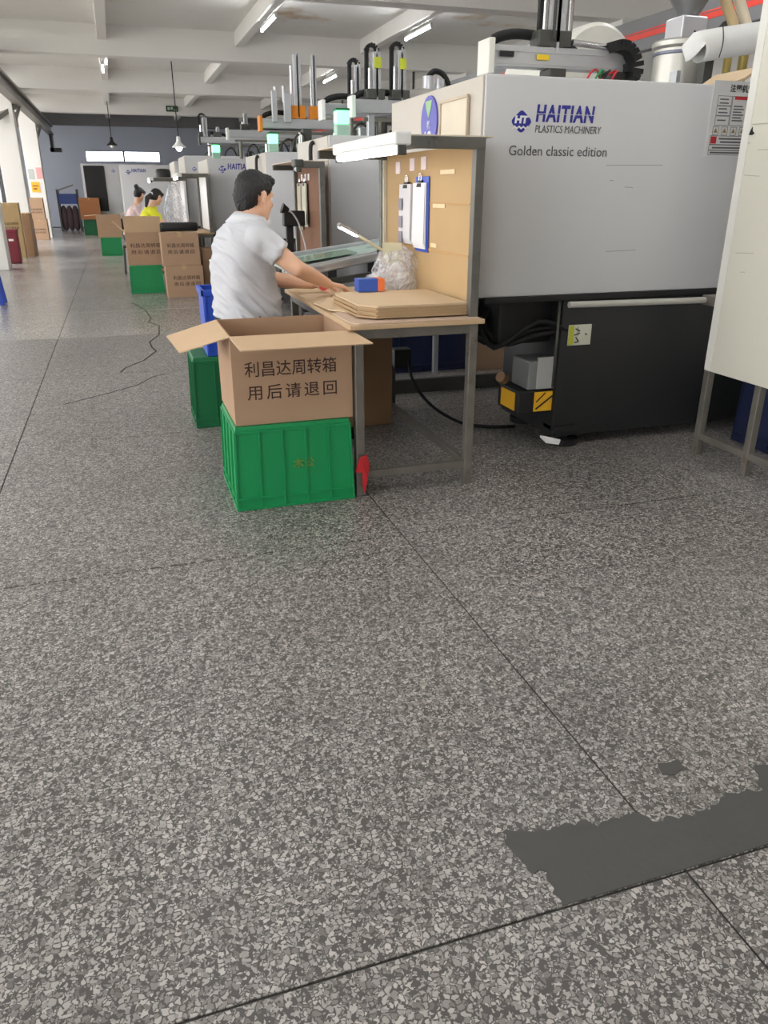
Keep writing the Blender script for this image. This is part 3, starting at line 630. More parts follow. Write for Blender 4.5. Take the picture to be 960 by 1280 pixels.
# things fixed to the first backboard: creases, tape, tags
for z, s in ((1.075, .004), (1.30, .003)): B().box((1.517, 3.42, z-s), (1.5225, 4.5, z+s)).obj('board_crease', M('board crease', (192, 154, 102), .8), bench1)
for (y, z, w_, h_) in ((3.80, 1.29, .16, .022), (3.86, 1.10, .08, .02), (3.70, 1.44, .18, .02)): B().box((1.518, y-w_/2, z-h_/2), (1.5225, y+w_/2, z+h_/2)).obj('tape', M('tape', (230, 206, 160), .4), bench1)
for y, z in ((4.42, 1.475), (4.19, 1.485), (4.02, 1.487)): B().box((1.5165, y-.035, z-.03), (1.5225, y+.035, z+.03)).obj('paper_tag', M('pink tag', (240, 226, 224), .7), bench1)
def clipboard(label, x, y0, y1, z0, z1, mat, backm=None, tilt=0):
    t = thing('paper_sheaf', label, 'paper', (x, (y0+y1)/2, z0), 'sheaves of paper clipped to the boards')
    if backm: B().box((x-.004, y0-.02, z0-.015), (x+.0, y1-.01, z1+.03), .001).obj('backing_board', backm, t)
    b = B()
    for k in range(3): b.prism([(x-.008-.005*k, y0+.004*k, z0+.012*k), (x-.008-.005*k, y1, z0+.012*k), (x-.008-.003*k, y1, z1), (x-.008-.003*k, y0+.004*k, z1)], (-.0015, 0, 0))
    b.obj('papers', mat, t)
    B().prism([(x-.02, (y0+y1)/2-.03, z1-.02), (x-.02, (y0+y1)/2+.03, z1-.02), (x-.012, (y0+y1)/2+.03, z1+.012), (x-.012, (y0+y1)/2-.03, z1+.012)], (.012, 0, 0)).obj('binder_clip', black, t)
    B().tube([(x-.01, (y0+y1)/2-.015, z1+.01), (x-.008, (y0+y1)/2-.012, z1+.04), (x-.008, (y0+y1)/2+.012, z1+.04), (x-.01, (y0+y1)/2+.015, z1+.01)], .003, 6).obj('clip_handle', chrome, t)
    return t
c = clipboard('white paper sheaf on a blue board, right one on the lit cardboard', 1.518, 3.95, 4.13, 1.075, 1.395, white, blue)
c = clipboard('printed paper sheaf left of the blue-backed one on the lit cardboard', 1.515, 4.15, 4.34, 1.09, 1.39, M('printed paper', (226, 224, 226), .7))
for z in (1.29, 1.20, 1.12): B().box((1.489, 4.27, z-.03), (1.4915, 4.325, z+.03)).obj('printed_photo', M('print grey', (150, 146, 158), .7), c)
bench2 = bench('second packing bench with dark old brown backboard and unlit tube', .94, 1.55, 6.22, 7.25, cardd, lit=False, cw=.22, lamp_len=.12, hm=dsteel)
c = clipboard('worn grey paper sheaf on the brown board', 1.53, 6.75, 6.92, 1.08, 1.42, M('worn paper', (200, 196, 180), .8)); c = clipboard('yellowed paper sheaf at the left of the brown board', 1.53, 6.95, 7.1, 1.05, 1.42, M('yellowed paper', (186, 178, 156), .8))
for y in (6.72, 6.84, 6.98): B().box((1.532, y-.025, 1.44), (1.5375, y+.025, 1.49)).obj('paper_tag', white, bench2)
bench4 = bench('far packing bench with glaring white board, left of the fourth machine', .71, 1.30, 12.0, 13.4, M('white board', (236, 236, 236), .6), ztop=1.58)
bench5 = bench('farthest packing bench lamp canopy above the women', .62, 1.22, 15.0, 16.3, M('pale board', (225, 225, 228), .6), ztop=1.57, cw=.58, pm=whitep)
t = thing('hanging_bag', 'clear plastic bag hanging at the farthest lit bench', 'bag', (1.05, 15.0, 1.0))
B().loft([[(1.0+r*math.cos(a), 15.2+.6*r*math.sin(a)+.02*math.sin(3*a), z) for a in [2*PI*k/18 for k in range(18)]] for r, z in ((.05, 1.52), (.10, 1.40), (.16, 1.2), (.20, 1.0), (.17, .86), (.1, .83))]).obj('film', clear, t, True)
o = B().lathe((.86, 15.15, 1.59), [(.13, 0), (.13, .10), (.11, .13), (.05, .14)], 20).obj('black_bowl', black, None, 'auto'); tag(o, 'black bowl upside down on the farthest lamp canopy', 'bowl')
# ---------------------------------------------------------------- things on the first bench
def sheet(label, x0, x1, y0, y1, z, th, mat, rz=0, chamfer=.1):
    cx, cy = (x0+x1)/2, (y0+y1)/2
    pts = [(x0, y0+chamfer), (x0+chamfer*.75, y0), (x1, y0), (x1, y1), (x0+chamfer*.6, y1), (x0, y1-chamfer*.6)]
    R = Matrix.Rotation(rz, 3, 'Z'); q = [R @ Vector((a-cx, c_-cy, 0))+Vector((cx, cy, z)) for a, c_ in pts]
    o = B().prism(q, (0, 0, th)).obj('cardboard_sheet', mat); tag(o, label, 'cardboard', 'flat cardboard sheets on the benches'); return o
sheet('thin pale card lying at the bench edge under the man\'s hand', .93, 1.22, 3.95, 4.42, .813, .006, cardl, .12)
sheet('pale card near the stack, partly under it', .92, 1.3, 3.62, 4.05, .8195, .006, cardl, .05)
sheet('pink-grey worn card under the stack at the bench front', .925, 1.53, 3.285, 3.66, .8128, .006, M('worn card', (198, 172, 150), .85), .0, .04)
z = .826
for k in range(6):
    sheet(('lowest', 'second lowest', 'third', 'fourth', 'second highest', 'topmost')[k]+' cardboard sheet of the stack on the nearest bench', .985+.008*(k % 2)+.004*random.random(), 1.50, 3.35+.006*random.random(), 3.93-.01*(k % 3), z, .0085, cardl if k == 5 else M('stack card', (176, 148, 112), .85), .012*(random.random()-.5), .09); z += .0092
t = thing('small_carton', 'small blue and orange box on the stack of cards', 'box', (1.19, 3.90, .883))
B().box((1.12, 3.86, .883), (1.255, 3.94, .945), .002).obj('box', M('print blue', (54, 90, 180), .5), t); B().box((1.2225, 3.858, .8835), (1.257, 3.942, .9455), .001).obj('orange_band', M('print orange', (232, 120, 60), .5), t)
# crumpled clear bag
random.seed(11)
rings = []
for r, z in ((.05, .84), (.115, .85), (.14, .90), (.135, .96), (.12, 1.01), (.10, 1.05), (.05, 1.075), (.03, 1.085)):
    rings.append([(1.42+r*.95*math.cos(a)*(1+.22*noise.noise(Vector((math.cos(a)*3, math.sin(a)*3, z*16)))), 4.16+r*.8*math.sin(a)*(1+.25*noise.noise(Vector((math.cos(a)*3+5, math.sin(a)*3, z*16)))), z+.016*noise.noise(Vector((a*2, z*20, 1)))) for a in [2*PI*k/40 for k in range(40)]])
t = thing('plastic_bag', 'crumpled clear plastic bag standing on the bench', 'bag', (1.42, 4.16, .813))
B().loft(rings).obj('film', clear, t, False)
B().loft([[(p[0]*.8+1.42*.2, p[1]*.8+4.16*.2, .83+(p[2]-.83)*.85) for p in r] for r in rings]).obj('inner_fold', clear, t, False)
B().prism([(1.33, 4.12, 1.0), (1.33, 4.12, 1.105), (1.43, 4.10, 1.10), (1.44, 4.10, .99)], (.001, .004, 0)).obj('bag_header', M('bag header', (226, 222, 190), .5, alpha=.7), t)
B().prism([(1.2, 4.05, .885), (1.29, 4.0, .885), (1.27, 4.03, .96), (1.22, 4.05, .945)], (0, .01, 0)).obj('film_scrap', clear, t)
# desk lamp
t = thing('desk_lamp', 'lit white desk lamp with slim arm on the nearest bench', 'lamp', (1.40, 4.45, .813))
B().box((1.36, 4.40, .813), (1.46, 4.50, .835), .006).obj('base', whitep, t)
B().tube([(1.41, 4.45, .83), (1.42, 4.44, .95), (1.40, 4.36, 1.04)], .008, 8).obj('stem', whitep, t, True)
B().cyl((1.405, 4.37, 1.03), (1.385, 4.33, 1.045), .02).obj('joint', black, t, 'auto')
B().bar((1.395, 4.33, 1.05), (1.24, 4.3, 1.135), .022, .014, .004).obj('arm', M('ivory plastic', (226, 216, 184), .5), t)
hd = B().bar((1.245, 4.3, 1.138), (1.135, 4.29, 1.19), .05, .022, .006).obj('head', M('lamp grey', (150, 146, 140), .4), t)
B().bar((1.238, 4.295, 1.128), (1.138, 4.285, 1.176), .044, .008, .003).obj('led_strip', ledm, hd)
# inclined conveyor beyond the man's hands
t = thing('conveyor', 'small aluminium conveyor slanting down from the second machine', 'conveyor', (1.5, 5.3, 0))
for y in (5.03, 5.13, 5.75): grooved(B(), (.98, y, .86 if y < 5.5 else .90), (2.4, y, 1.10 if y < 5.5 else 1.08), .04, .05).obj('side_rail', alu, t)
B().prism([(1.0, 5.15, .875), (2.38, 5.15, 1.085), (2.38, 5.73, 1.085), (1.0, 5.73, .885)], (0, 0, .008)).obj('belt', M('green white belt', (176, 196, 186), .4, dirt=((90, 120, 105), 7, .55)), t)
B().prism([(1.05, 5.2, .915), (1.5, 5.2, .975), (1.5, 5.5, .975), (1.05, 5.5, .915)], (0, 0, .006)).obj('guide_plate', M('glass plate', (140, 170, 150), .15), t)
for x, z in ((1.05, .86), (2.3, 1.06)):
    for y in (5.05, 5.75): B().box((x-.02, y-.02, 0), (x+.02, y+.02, z), .003).obj('leg', alu, t)
B().bar((1.05, 5.02, .79), (1.9, 5.02, .89), .03, .04).obj('lower_rail', dsteel, t)
o = B().ell((1.075, 4.42, .86), (.028, .02, .03)).obj('tape_roll', M('pink red', (228, 90, 100), .5), None, True); tag(o, 'tiny pink-red piece beside the man\'s hand', 'part')
# the black scale display and gooseneck lamp on the second bench
t = thing('scale_display', 'black display box on a post, second bench', 'display', (1.40, 6.75, .813))
B().box((1.30, 6.66, 1.09), (1.48, 6.74, 1.21), .01).obj('display', black, t); B().box((1.33, 6.72, .815), (1.39, 6.76, 1.10), .006).obj('post', black, t); B().box((1.30, 6.68, .813), (1.44, 6.82, .83), .005).obj('base', black, t)
t = thing('gooseneck_lamp', 'small gooseneck lamp with dark head by the man\'s face', 'lamp', (1.44, 6.45, .813))
B().lathe((1.44, 6.45, .813), [(.075, 0), (.075, .02), (.05, .04), (.03, .05)], 20).obj('base', black, t, 'auto')
B().tube([(1.44, 6.45, .85), (1.42, 6.45, .98), (1.38, 6.46, 1.12), (1.33, 6.46, 1.20), (1.29, 6.46, 1.215)], .007, 8).obj('neck', alu, t, True)
B().cyl((1.30, 6.46, 1.215), (1.25, 6.46, 1.235), .02, .04).obj('head', black, t, 'auto')
# ================================================================== cartons and crates
def crate(label, x0, x1, y0, y1, z0, z1, mat, group='green plastic crates', nx=5, ny=4, mark=False):
    """upturned crate: tapered walls, vertical ribs, rim band near the ground"""
    t = thing('plastic_crate', label, 'crate', ((x0+x1)/2, (y0+y1)/2, z0), group)
    tp = .018; b = B()
    lo = [(x0+.008, y0+.008), (x1-.008, y0+.008), (x1-.008, y1-.008), (x0+.008, y1-.008)]; hi = [(x0+tp, y0+tp), (x1-tp, y0+tp), (x1-tp, y1-tp), (x0+tp, y1-tp)]
    b.loft([[(p[0], p[1], z0+.002) for p in lo], [(p[0], p[1], z1-.012) for p in hi], [(p[0]+.004*(1 if i in (0, 3) else -1), p[1]+.004*(1 if i < 2 else -1), z1) for i, p in enumerate(hi)]])
    body = b.obj('shell', mat, t)
    B().box((x0, y0, z0), (x1, y1, z0+.014), .003).obj('rim', mat, t); B().box((x0, y0, z0+.05), (x1, y1, z0+.058), .002).obj('rim', mat, t)
    B().box((x0+tp-.006, y0+tp-.006, z1-.03), (x1-tp+.006, y1-tp+.006, z1-.018), .002).obj('top_band', mat, t)
    for k in range(nx+1):
        f = k/nx; xa = x0+.006+(x1-x0-.012)*f; xb = x0+tp+(x1-x0-2*tp)*f
        B().bar((xa, y0+.006, z0+.01), (xb, y0+tp-.002, z1-.02), .007, .012).obj('rib', mat, t)
    for k in range(ny+1):
        f = k/ny; ya = y0+.006+(y1-y0-.012)*f; yb = y0+tp+(y1-y0-2*tp)*f
        B().bar((x0+.006, ya, z0+.01), (x0+tp-.002, yb, z1-.02), .012, .007).obj('rib', mat, t)
    if mark: text('木公', .05, ((x0+x1)/2-.01, y0+.006, z0+.185), (1, 0, 0), (0, .03, 1), M('faded paint mark', (110, 140, 60), .7), 'painted_mark', t, bold=.001)
    return t
def slab4(p, q, r_, s_, th):
    """a flap: quad p,q,r,s thickened by th along its normal"""
    P = [Vector(v) for v in (p, q, r_, s_)]; n = (P[1]-P[0]).cross(P[2]-P[1]).normalized()*th
    return B().prism(P, n)
def carton(label, x0, x1, y0, y1, z0, z1, open_=True, flaps=(), txt=0, mat=None, group='shipping cartons', tx=None):
    mat = mat or cardb
    t = thing('carton', label, 'box', ((x0+x1)/2, (y0+y1)/2, z0), group); th = .006
    if open_:
        B().box((x0, y0, z0), (x1, y0+th, z1)).obj('front_wall', mat, t); B().box((x0, y1-th, z0), (x1, y1, z1)).obj('rear_wall', mat, t)
        B().box((x0, y0+th, z0), (x0+th, y1-th, z1)).obj('side_wall', mat, t); B().box((x1-th, y0+th, z0), (x1, y1-th, z1)).obj('side_wall', mat, t)
        B().box((x0+th, y0+th, z0), (x1-th, y1-th, z0+th)).obj('bottom', mat, t)
    else:
        B().box((x0, y0, z0), (x1, y1, z1), .004).obj('body', mat, t)
        B().box(((x0+x1)/2-.025, y0-.001, z1-.05), ((x0+x1)/2+.025, y1, z1+.001)).obj('tape', M('parcel tape', (186, 156, 112), .4), t)
    for f in flaps: slab4(*f, .005).obj('flap', cardin if mat is cardb else mat, t)
    if txt:
        a, zb, s, wd = tx
        text('利昌达周转箱', s, (a, y0-.0006, zb), *FR, ink, 'printing', t, bold=s*.005, width=wd)
        text('用后请退回', s*.98, (a+.005*s/.06, y0-.0006, zb-s*1.42), *FR, ink, 'printing', t, bold=s*.005, space=1.28, width=wd*.985)
    return t
crate('bright green crate on the floor in front, under the open carton', .365, .925, 3.29, 3.80, 0, .39, green, mark=True)
Z = .785
carton('open carton with splayed flaps on the front green crate, dark lettering', .392, .93, 3.33, 3.83, .392, Z, True, [
    ((.392, 3.33, Z), (.93, 3.33, Z), (.962, 3.105, Z-.02), (.405, 3.10, Z-.018)),
    ((.392, 3.83, Z), (.392, 3.33, Z), (.185, 3.40, Z-.066), (.155, 3.81, Z-.062)),
    ((.93, 3.34, Z), (.93, 3.82, Z), (.934, 3.78, Z-.2), (.934, 3.38, Z-.2))], 1, tx=(.447, .612, .072, .41))
crate('dark green crate standing behind the front carton', .315, .72, 4.72, 5.08, 0, .43, green2, nx=3, ny=3)
b = B()
t = thing('plastic_stool', 'dark red stool with blue seat under the seated man', 'stool', (.58, 4.27, 0))
B().box((.50, 4.09, .46), (.80, 4.45, .50), .02).obj('seat', blue, t)
for x in (.52, .78):
    for y in (4.10, 4.44): B().bar((x+(-.07 if x < .6 else .04), y, 0), (x, y, .46), .035, .035, .006).obj('leg', maroon, t)
crate('green crate under the raised-flap carton at mid aisle', .075, .545, 12.0, 12.5, 0, .385, green, nx=3, ny=3)
carton('carton with its front flap raised, on the mid-aisle green crate', .08, .56, 12.02, 12.5, .386, .83, True, [((.08, 12.02, .83), (.56, 12.02, .83), (.575, 11.98, 1.04), (.07, 11.98, 1.045)), ((.08, 12.5, .83), (.08, 12.02, .83), (-.07, 12.1, .97), (-.07, 12.45, .97))], 1, tx=(.13, .63, .062, .42))
carton('lower closed carton of the stack behind the man\'s back', .55, 1.05, 11.35, 11.8, 0, .42, False, (), 1, tx=(.64, .24, .058, .36))
carton('upper closed carton of the stack behind the man\'s back', .53, 1.03, 11.38, 11.83, .421, .84, False, (), 1, tx=(.60, .66, .058, .36))
carton('plain carton beside the stack, right behind the man', 1.08, 1.5, 11.6, 12.0, 0, .62, False)
t = thing('black_tray', 'black tray with rounded edge lying on the upper carton', 'tray', (.83, 11.9, .84)); B().box((.56, 11.84, .842), (1.08, 12.02, .96), .03).obj('tray', black, t, 'auto')
o = B().box((.62, 12.5, .813), (.74, 12.62, .90), .004).obj('yellow_box', M('amber box', (236, 190, 70), .5)); tag(o, 'small yellow box on the far lit bench', 'box'); o.location.x += .2
crate('far green crate at the aisle edge', -.42, .05, 19.6, 20.1, 0, .40, green, nx=3, ny=3)
carton('far open carton with flaps out, on the far green crate', -.45, .08, 19.62, 20.1, .40, .88, True, [((-.45, 20.1, .88), (-.45, 19.62, .88), (-.7, 19.62, .86), (-.7, 20.1, .86)), ((.08, 19.62, .88), (.08, 20.1, .88), (.3, 20.1, .95), (.28, 19.62, .95)), ], 0)
crate('darker green crate at the very end of the aisle', -1.1, -.5, 29.6, 30.0-.05, 0, .5, green2, nx=3, ny=3)
carton('orange-brown carton on the crate at the aisle\'s end', -1.15, -.5, 29.5, 29.9, .5, 1.18, False, mat=M('orange brown card', (170, 112, 72), .85))
o = B().box((-.55, 28.2, .55), (.5, 28.8, .75), .02).obj('green_tarp', green2, None, 'auto'); tag(o, 'dark green flat container behind the far carton', 'container'); o.location.z = .0
o = None
# under and behind the first bench
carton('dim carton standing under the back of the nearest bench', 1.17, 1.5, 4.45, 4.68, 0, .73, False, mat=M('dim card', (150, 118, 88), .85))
carton('brown carton on the floor behind the bench, left of the machine base', 2.60, 3.1, 5.72, 6.15, 0, .66, False)
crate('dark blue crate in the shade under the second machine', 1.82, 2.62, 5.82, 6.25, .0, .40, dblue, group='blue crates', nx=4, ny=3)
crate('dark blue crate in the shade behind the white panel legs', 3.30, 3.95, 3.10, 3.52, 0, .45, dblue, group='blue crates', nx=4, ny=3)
t = thing('plastic_crate', 'bright blue open crate on the dark green one behind the man', 'crate', (.56, 4.9, .432), 'blue crates')
X0, X1, Y0, Y1, Z0, Z1 = .425, .71, 4.76, 5.05, .432, .82
B().box((X0, Y0, Z0), (X1, Y1, Z0+.02), .003).obj('bottom', blue, t)
for lo, hi in (((X0, Y0, Z0+.02), (X1, Y0+.01, Z1)), ((X0, Y1-.01, Z0+.02), (X1, Y1, Z1)), ((X0, Y0+.01, Z0+.02), (X0+.01, Y1-.01, Z1)), ((X1-.01, Y0+.01, Z0+.02), (X1, Y1-.01, Z1))): B().box(lo, hi, .003).obj('wall', blue, t)
for k in range(5): B().box((X0+.006+.065*k, Y0-.008, Z0+.02), (X0+.016+.065*k, Y0+.002, Z1-.02)).obj('rib', blue, t)
for lo, hi in (((X0-.01, Y0-.01, Z1-.035), (X1+.01, Y0+.004, Z1)), ((X0-.01, Y0-.01, Z1-.035), (X0+.004, Y1+.01, Z1)), ((X0-.01, Y1-.004, Z1-.035), (X1+.01, Y1+.01, Z1))): B().box(lo, hi, .003).obj('rim', blue, t)
o = B().box((1.6, 5.16, 0), (2.75, 5.20, .10), .004).obj('floor_bar', dsteel); tag(o, 'dark steel bar lying on the floor behind the bench', 'bar')
o = B().tube([(1.72, 4.78, .34), (1.70, 4.62, .22), (1.76, 4.45, .10), (1.90, 4.32, .012), (2.02, 4.18, .011), (2.16, 4.13, .011), (2.19, 4.125, .011)], .010, 8, 6).obj('power_cable', rubber, None, True, pivot=(1.9, 4.32, 0)); tag(o, 'black cable sagging from the bench to the floor', 'cable')
t = thing('floor_switchbox', 'small dark junction box hanging at the cable\'s start', 'box', (1.72, 4.8, 0)); B().box((1.62, 4.76, .28), (1.74, 4.86, .40), .006).obj('box', black, t); B().box((1.60, 4.80, 0), (1.64, 4.84, .3)).obj('stake', dsteel, t)
o = B().prism([(.930, 3.285, .13), (.945, 3.27, .205), (.985, 3.28, .212), (.995, 3.283, .16), (.985, 3.28, .10), (.972, 3.28, .02), (.962, 3.28, .05), (.960, 3.28, .13)], (0, .012, 0)).obj('red_rag', red); tag(o, 'bright red rag tied to the bench leg', 'rag')
# ---------------------------------------------------------------- white panel stand at the right
t = thing('panel_stand', 'large off-white panel on steel legs at the right edge', 'panel', (2.9, 2.8, 0))
pm = M('off white panel', (214, 211, 196), .6, var=.03, scale=3)
B().box((2.885, 1.9, .475), (2.903, 3.35, 2.5), .003).obj('panel', pm, t)
B().box((2.883, 3.30, .48), (2.8855, 3.348, 2.48)).obj('edge_strip', M('panel edge', (226, 224, 216), .5), t)
for y in (3.352, 2.98, 2.0): B().box((2.905, y-.02, 0), (2.945, y+.02, 2.5 if y < 3.3 else .86), .004).obj('leg', steel, t)
B().box((2.91, 2.0, .09), (2.94, 3.34, .125), .003).obj('foot_rail', steel, t)
B().cyl((2.12, 3.50, .825), (2.98, 3.44, .825), .016).obj('handrail', M('pale pipe', (176, 174, 166), .45), t, 'auto'); B().box((2.9, 3.36, .80), (2.99, 3.47, .85), .004).obj('clamp', steel, t)
b = B()
for (y, z, l, dz) in ((3.30, 1.565, .04, 0), (3.15, 1.53, .16, .003), (3.24, 1.42, .10, .006), (3.19, .99, .03, -.002), (3.2, 1.08, .12, -.006), (3.2, 1.64, .18, .004)): b.bar((2.884, y-l/2, z), (2.884, y+l/2, z+dz), .001, .003)
b.obj('scuff', M('faint scuff', (172, 166, 154), .6), t)
B().prism([(2.884, 3.305, 1.60), (2.884, 3.285, 1.635), (2.884, 3.28, 1.615), (2.884, 3.265, 1.605), (2.884, 3.28, 1.598)], (-.001, 0, 0)).obj('chip_mark', black, t)
# ---------------------------------------------------------------- left side: pillars' posters, cartons, red box
for (nm, y0, y1, z0, z1, mt) in (('orange poster', -2.42, -2.18, 1.35, 1.65, M('poster amber', (244, 186, 60), .6)), ('grey poster', -2.45, -2.3, 1.72, 2.02, M('poster grey', (190, 196, 190), .6)), ('pink poster', -2.22, -2.05, 1.74, 2.06, M('poster pink', (230, 170, 168), .6))):
    o = B().box((y0, 28.165, z0), (y1, 28.178, z1)).obj('poster', mt); tag(o, nm+' on the far left pillar', 'poster', 'posters on the pillar')
    if 'orange' in nm:
        B().box((y0+.03, 28.162, 1.52), (y1-.03, 28.1655, 1.55)).obj('print_line', M('print red', (150, 60, 40), .6), o); B().box((y0+.05, 28.162, 1.43), (y1-.08, 28.1655, 1.47)).obj('print_line', M('print red', (150, 60, 40), .6), o)
carton('lower carton of the stack at the far left pillar', -2.48, -2.05, 27.0, 27.45, 0, .60, False, (), 1, tx=(-2.42, .28, .06, .3))
carton('upper carton of the stack at the far left pillar', -2.5, -2.08, 27.02, 27.45, .602, 1.2, False, (), 1, tx=(-2.44, .85, .06, .3))
carton('tall flattened carton leaning by the red box', -2.38, -2.0, 19.4, 19.7, 0, 1.14, False, (), 1, mat=M('olive card', (172, 146, 104), .85), tx=(-2.33, .70, .06, .28))
carton('narrow carton right of the flattened one', -2.02, -1.86, 19.9, 20.6, 0, .92, False)
carton('slim tall carton against the left pillar', -2.12, -1.95, 21.0, 21.7, 0, .75, False)
o = B().box((-1.93, 20.62, 0), (-1.88, 20.95, .55), .005).obj('blue_board', blue); tag(o, 'narrow blue board between the left cartons', 'board')
t = thing('extinguisher_box', 'dark red fire extinguisher box on the floor at left', 'box', (-2.08, 18.1, 0))
B().box((-2.2, 17.95, .02), (-1.97, 18.3, .64), .012).obj('body', maroon, t); B().box((-2.21, 17.94, .60), (-1.96, 18.31, .66), .01).obj('lid', maroon, t); B().box((-2.13, 17.945, .44), (-2.04, 17.951, .48)).obj('printing', white, t); B().box((-2.19, 17.96, 0), (-1.98, 18.29, .03)).obj('base', M('box foot', (70, 20, 30), .5), t)
t = thing('plastic_stool', 'blue plastic stool cut by the left photo edge', 'stool', (-1.72, 11.35, 0))
B().box((-1.9, 11.2, .44), (-1.56, 11.55, .47), .012).obj('seat', blue, t)
for x in (-1.88, -1.58):
    for y in (11.22, 11.53): B().bar((x+(-.04 if x < -1.7 else .04), y, 0), (x, y, .44), .05, .04, .006).obj('leg', blue, t)
t = thing('shelf_rack', 'blue-topped rack with dark bundles in the far left corner', 'rack', (-1.7, 33, 0))
B().box((-2.0, 32.8, .95), (-1.3, 33.6, 1.3), .01).obj('blue_bin', M('rack blue', (52, 74, 140), .5), t); B().box((-2.02, 32.8, .0), (-1.96, 33.6, 1.45)).box((-1.34, 32.8, 0), (-1.28, 33.6, 1.45)).obj('frame', dsteel, t)
for k in range(3): B().ell((-1.85+.2*k, 33.0, .45), (.14, .16, .45)).obj('bundle', M('dark bundle', (84, 66, 70), .8), t, True)
B().bar((-2.0, 32.9, 1.4), (-1.4, 32.9, 1.6), .05, .05).obj('rod', gs, t)
o = B().ell((-.98, 33, .5), (.18, .2, .5)).obj('sack', M('grey sack', (96, 88, 90), .85), None, True); tag(o, 'grey sack by the rack in the far corner', 'sack'); o.location.z = 0
# ================================================================== people
def remesh(bld, vox, name, mat, parent, it=6, disp=None, fac=.5):
    me = bpy.data.meshes.new('t'); bld.bm.to_mesh(me); bld.bm.free()
    o = bpy.data.objects.new('t', me); COL.objects.link(o)
    r = o.modifiers.new('r', 'REMESH'); r.mode = 'VOXEL'; r.voxel_size = vox
    s = o.modifiers.new('s', 'SMOOTH'); s.iterations = it; s.factor = fac
    out = bpy.data.meshes.new_from_object(o.evaluated_get(bpy.context.evaluated_depsgraph_get()))
    bpy.data.objects.remove(o); bpy.data.meshes.remove(me)
    if disp:
        ns = [v.normal.copy() for v in out.vertices]
        for v, n in zip(out.vertices, ns): v.co = v.co+n*disp(v.co)
    return link(name, out, mat, parent, True)
def axes(yaw, pitch=0.0, roll=0.0):
    f = Vector((math.cos(yaw)*math.cos(pitch), math.sin(yaw)*math.cos(pitch), -math.sin(pitch)))
    l = Vector((-math.sin(yaw), math.cos(yaw), 0)); u = f.cross(l); return f, l, u
def head(b, c, f, l, u, s=1.0):
    """skull, jaw, nose, brow, lips, ears; c = head centre"""
    c = Vector(c); A = (f, l, u); P = lambda x, y, z: c+(f*x+l*y+u*z)*s
    b.ell(P(-.012, 0, .03), (.095*s, .076*s, .088*s), A, 24, 16)
    b.ell(P(.022, 0, -.03), (.070*s, .064*s, .085*s), A, 20, 14)
    b.ell(P(.055, 0, -.088), (.030*s, .036*s, .026*s), A)
    b.cap(P(.0, .045, -.06), .022*s, P(.05, .025, -.09), .02*s, 10).cap(P(.0, -.045, -.06), .022*s, P(.05, -.025, -.09), .02*s, 10)
    b.cap(P(.078, 0, .015), .010*s, P(.099, 0, -.022), .014*s, 10); b.ell(P(.09, .011, -.026), (.011*s,)*3, A); b.ell(P(.09, -.011, -.026), (.011*s,)*3, A)
    b.cap(P(.074, .04, .026), .010*s, P(.082, .008, .024), .010*s, 8).cap(P(.074, -.04, .026), .010*s, P(.082, -.008, .024), .010*s, 8)
    b.cap(P(.079, .02, -.055), .008*s, P(.079, -.02, -.055), .008*s, 8).cap(P(.077, .018, -.065), .009*s, P(.077, -.018, -.065), .009*s, 8)
    b.ell(P(.055, .036, -.02), (.025*s, .024*s, .024*s), A); b.ell(P(.055, -.036, -.02), (.025*s, .024*s, .024*s), A)
    for k in (1, -1):
        ea = (f*.85-l*.5*k, l*.85*k+f*.5, u)      # ears stand out a little towards the back
        b.ell(P(.0, .084*k, -.002), (.021*s, .008*s, .035*s), ea); b.ell(P(.004, .080*k, -.030), (.011*s, .010*s, .015*s), A)
        b.cap(P(-.016, .094*k, .022), .0065*s, P(-.018, .092*k, -.014), .006*s, 8)
def eyes(par, c, f, l, u, s=1.0):
    c = Vector(c)
    for k in (1, -1):
        e = B().ell(c+(f*.073+l*.031*k+u*.006)*s, (.012*s,)*3).obj('eye', white, par, True)
        B().ell(c+(f*.0815+l*.031*k+u*.006)*s, (.0045*s,)*3).obj('iris', black, e, True)
def hand(b, w, d, n, sp, s=1.0, curl=.35, thumb=1):
    """wrist w, finger direction d, back-of-hand normal n, side sp points to the thumb"""
    w, d, n, sp = Vector(w), Vector(d).normalized(), Vector(n).normalized(), Vector(sp).normalized()
    for k in range(4):
        o = (.027-.018*k)*s
        b.cap(w+d*.01*s+sp*o*.7, .014*s, w+d*.085*s+sp*o, .0125*s, 10)
        L = (.072, .080, .074, .058)[k]*s
        p0 = w+d*.088*s+sp*o*1.05; p1 = p0+(d-n*curl*.5).normalized()*L*.45+sp*o*.10; p2 = p1+(d-n*curl*1.4).normalized()*L*.32; p3 = p2+(d-n*curl*2.2).normalized()*L*.23
        b.cap(p0, .0098*s, p1, .009*s, 8).cap(p1, .009*s, p2, .0082*s, 8).cap(p2, .0082*s, p3, .0072*s, 8)
    t0 = w+d*.025*s+sp*.026*s; t1 = t0+(d*.6+sp*.7-n*.25).normalized()*.045*s; t2 = t1+(d*.9+sp*.25-n*.3).normalized()*.03*s; t3 = t2+(d-n*.4).normalized()*.024*s
    b.cap(t0, .016*s, t1, .012*s, 8).cap(t1, .012*s, t2, .0105*s, 8).cap(t2, .0105*s, t3, .009*s, 8)
def ringf(z, cx, cy, hd, hw, f, l, n=36, sq=2.4):
    out = []
    for k in range(n):
        t = 2*PI*k/n; c, s = math.cos(t), math.sin(t)
        c2 = math.copysign(abs(c)**(2/sq), c); s2 = math.copysign(abs(s)**(2/sq), s)
        out.append(Vector((cx, cy, z))+f*c2*hd+l*s2*hw)
    return out
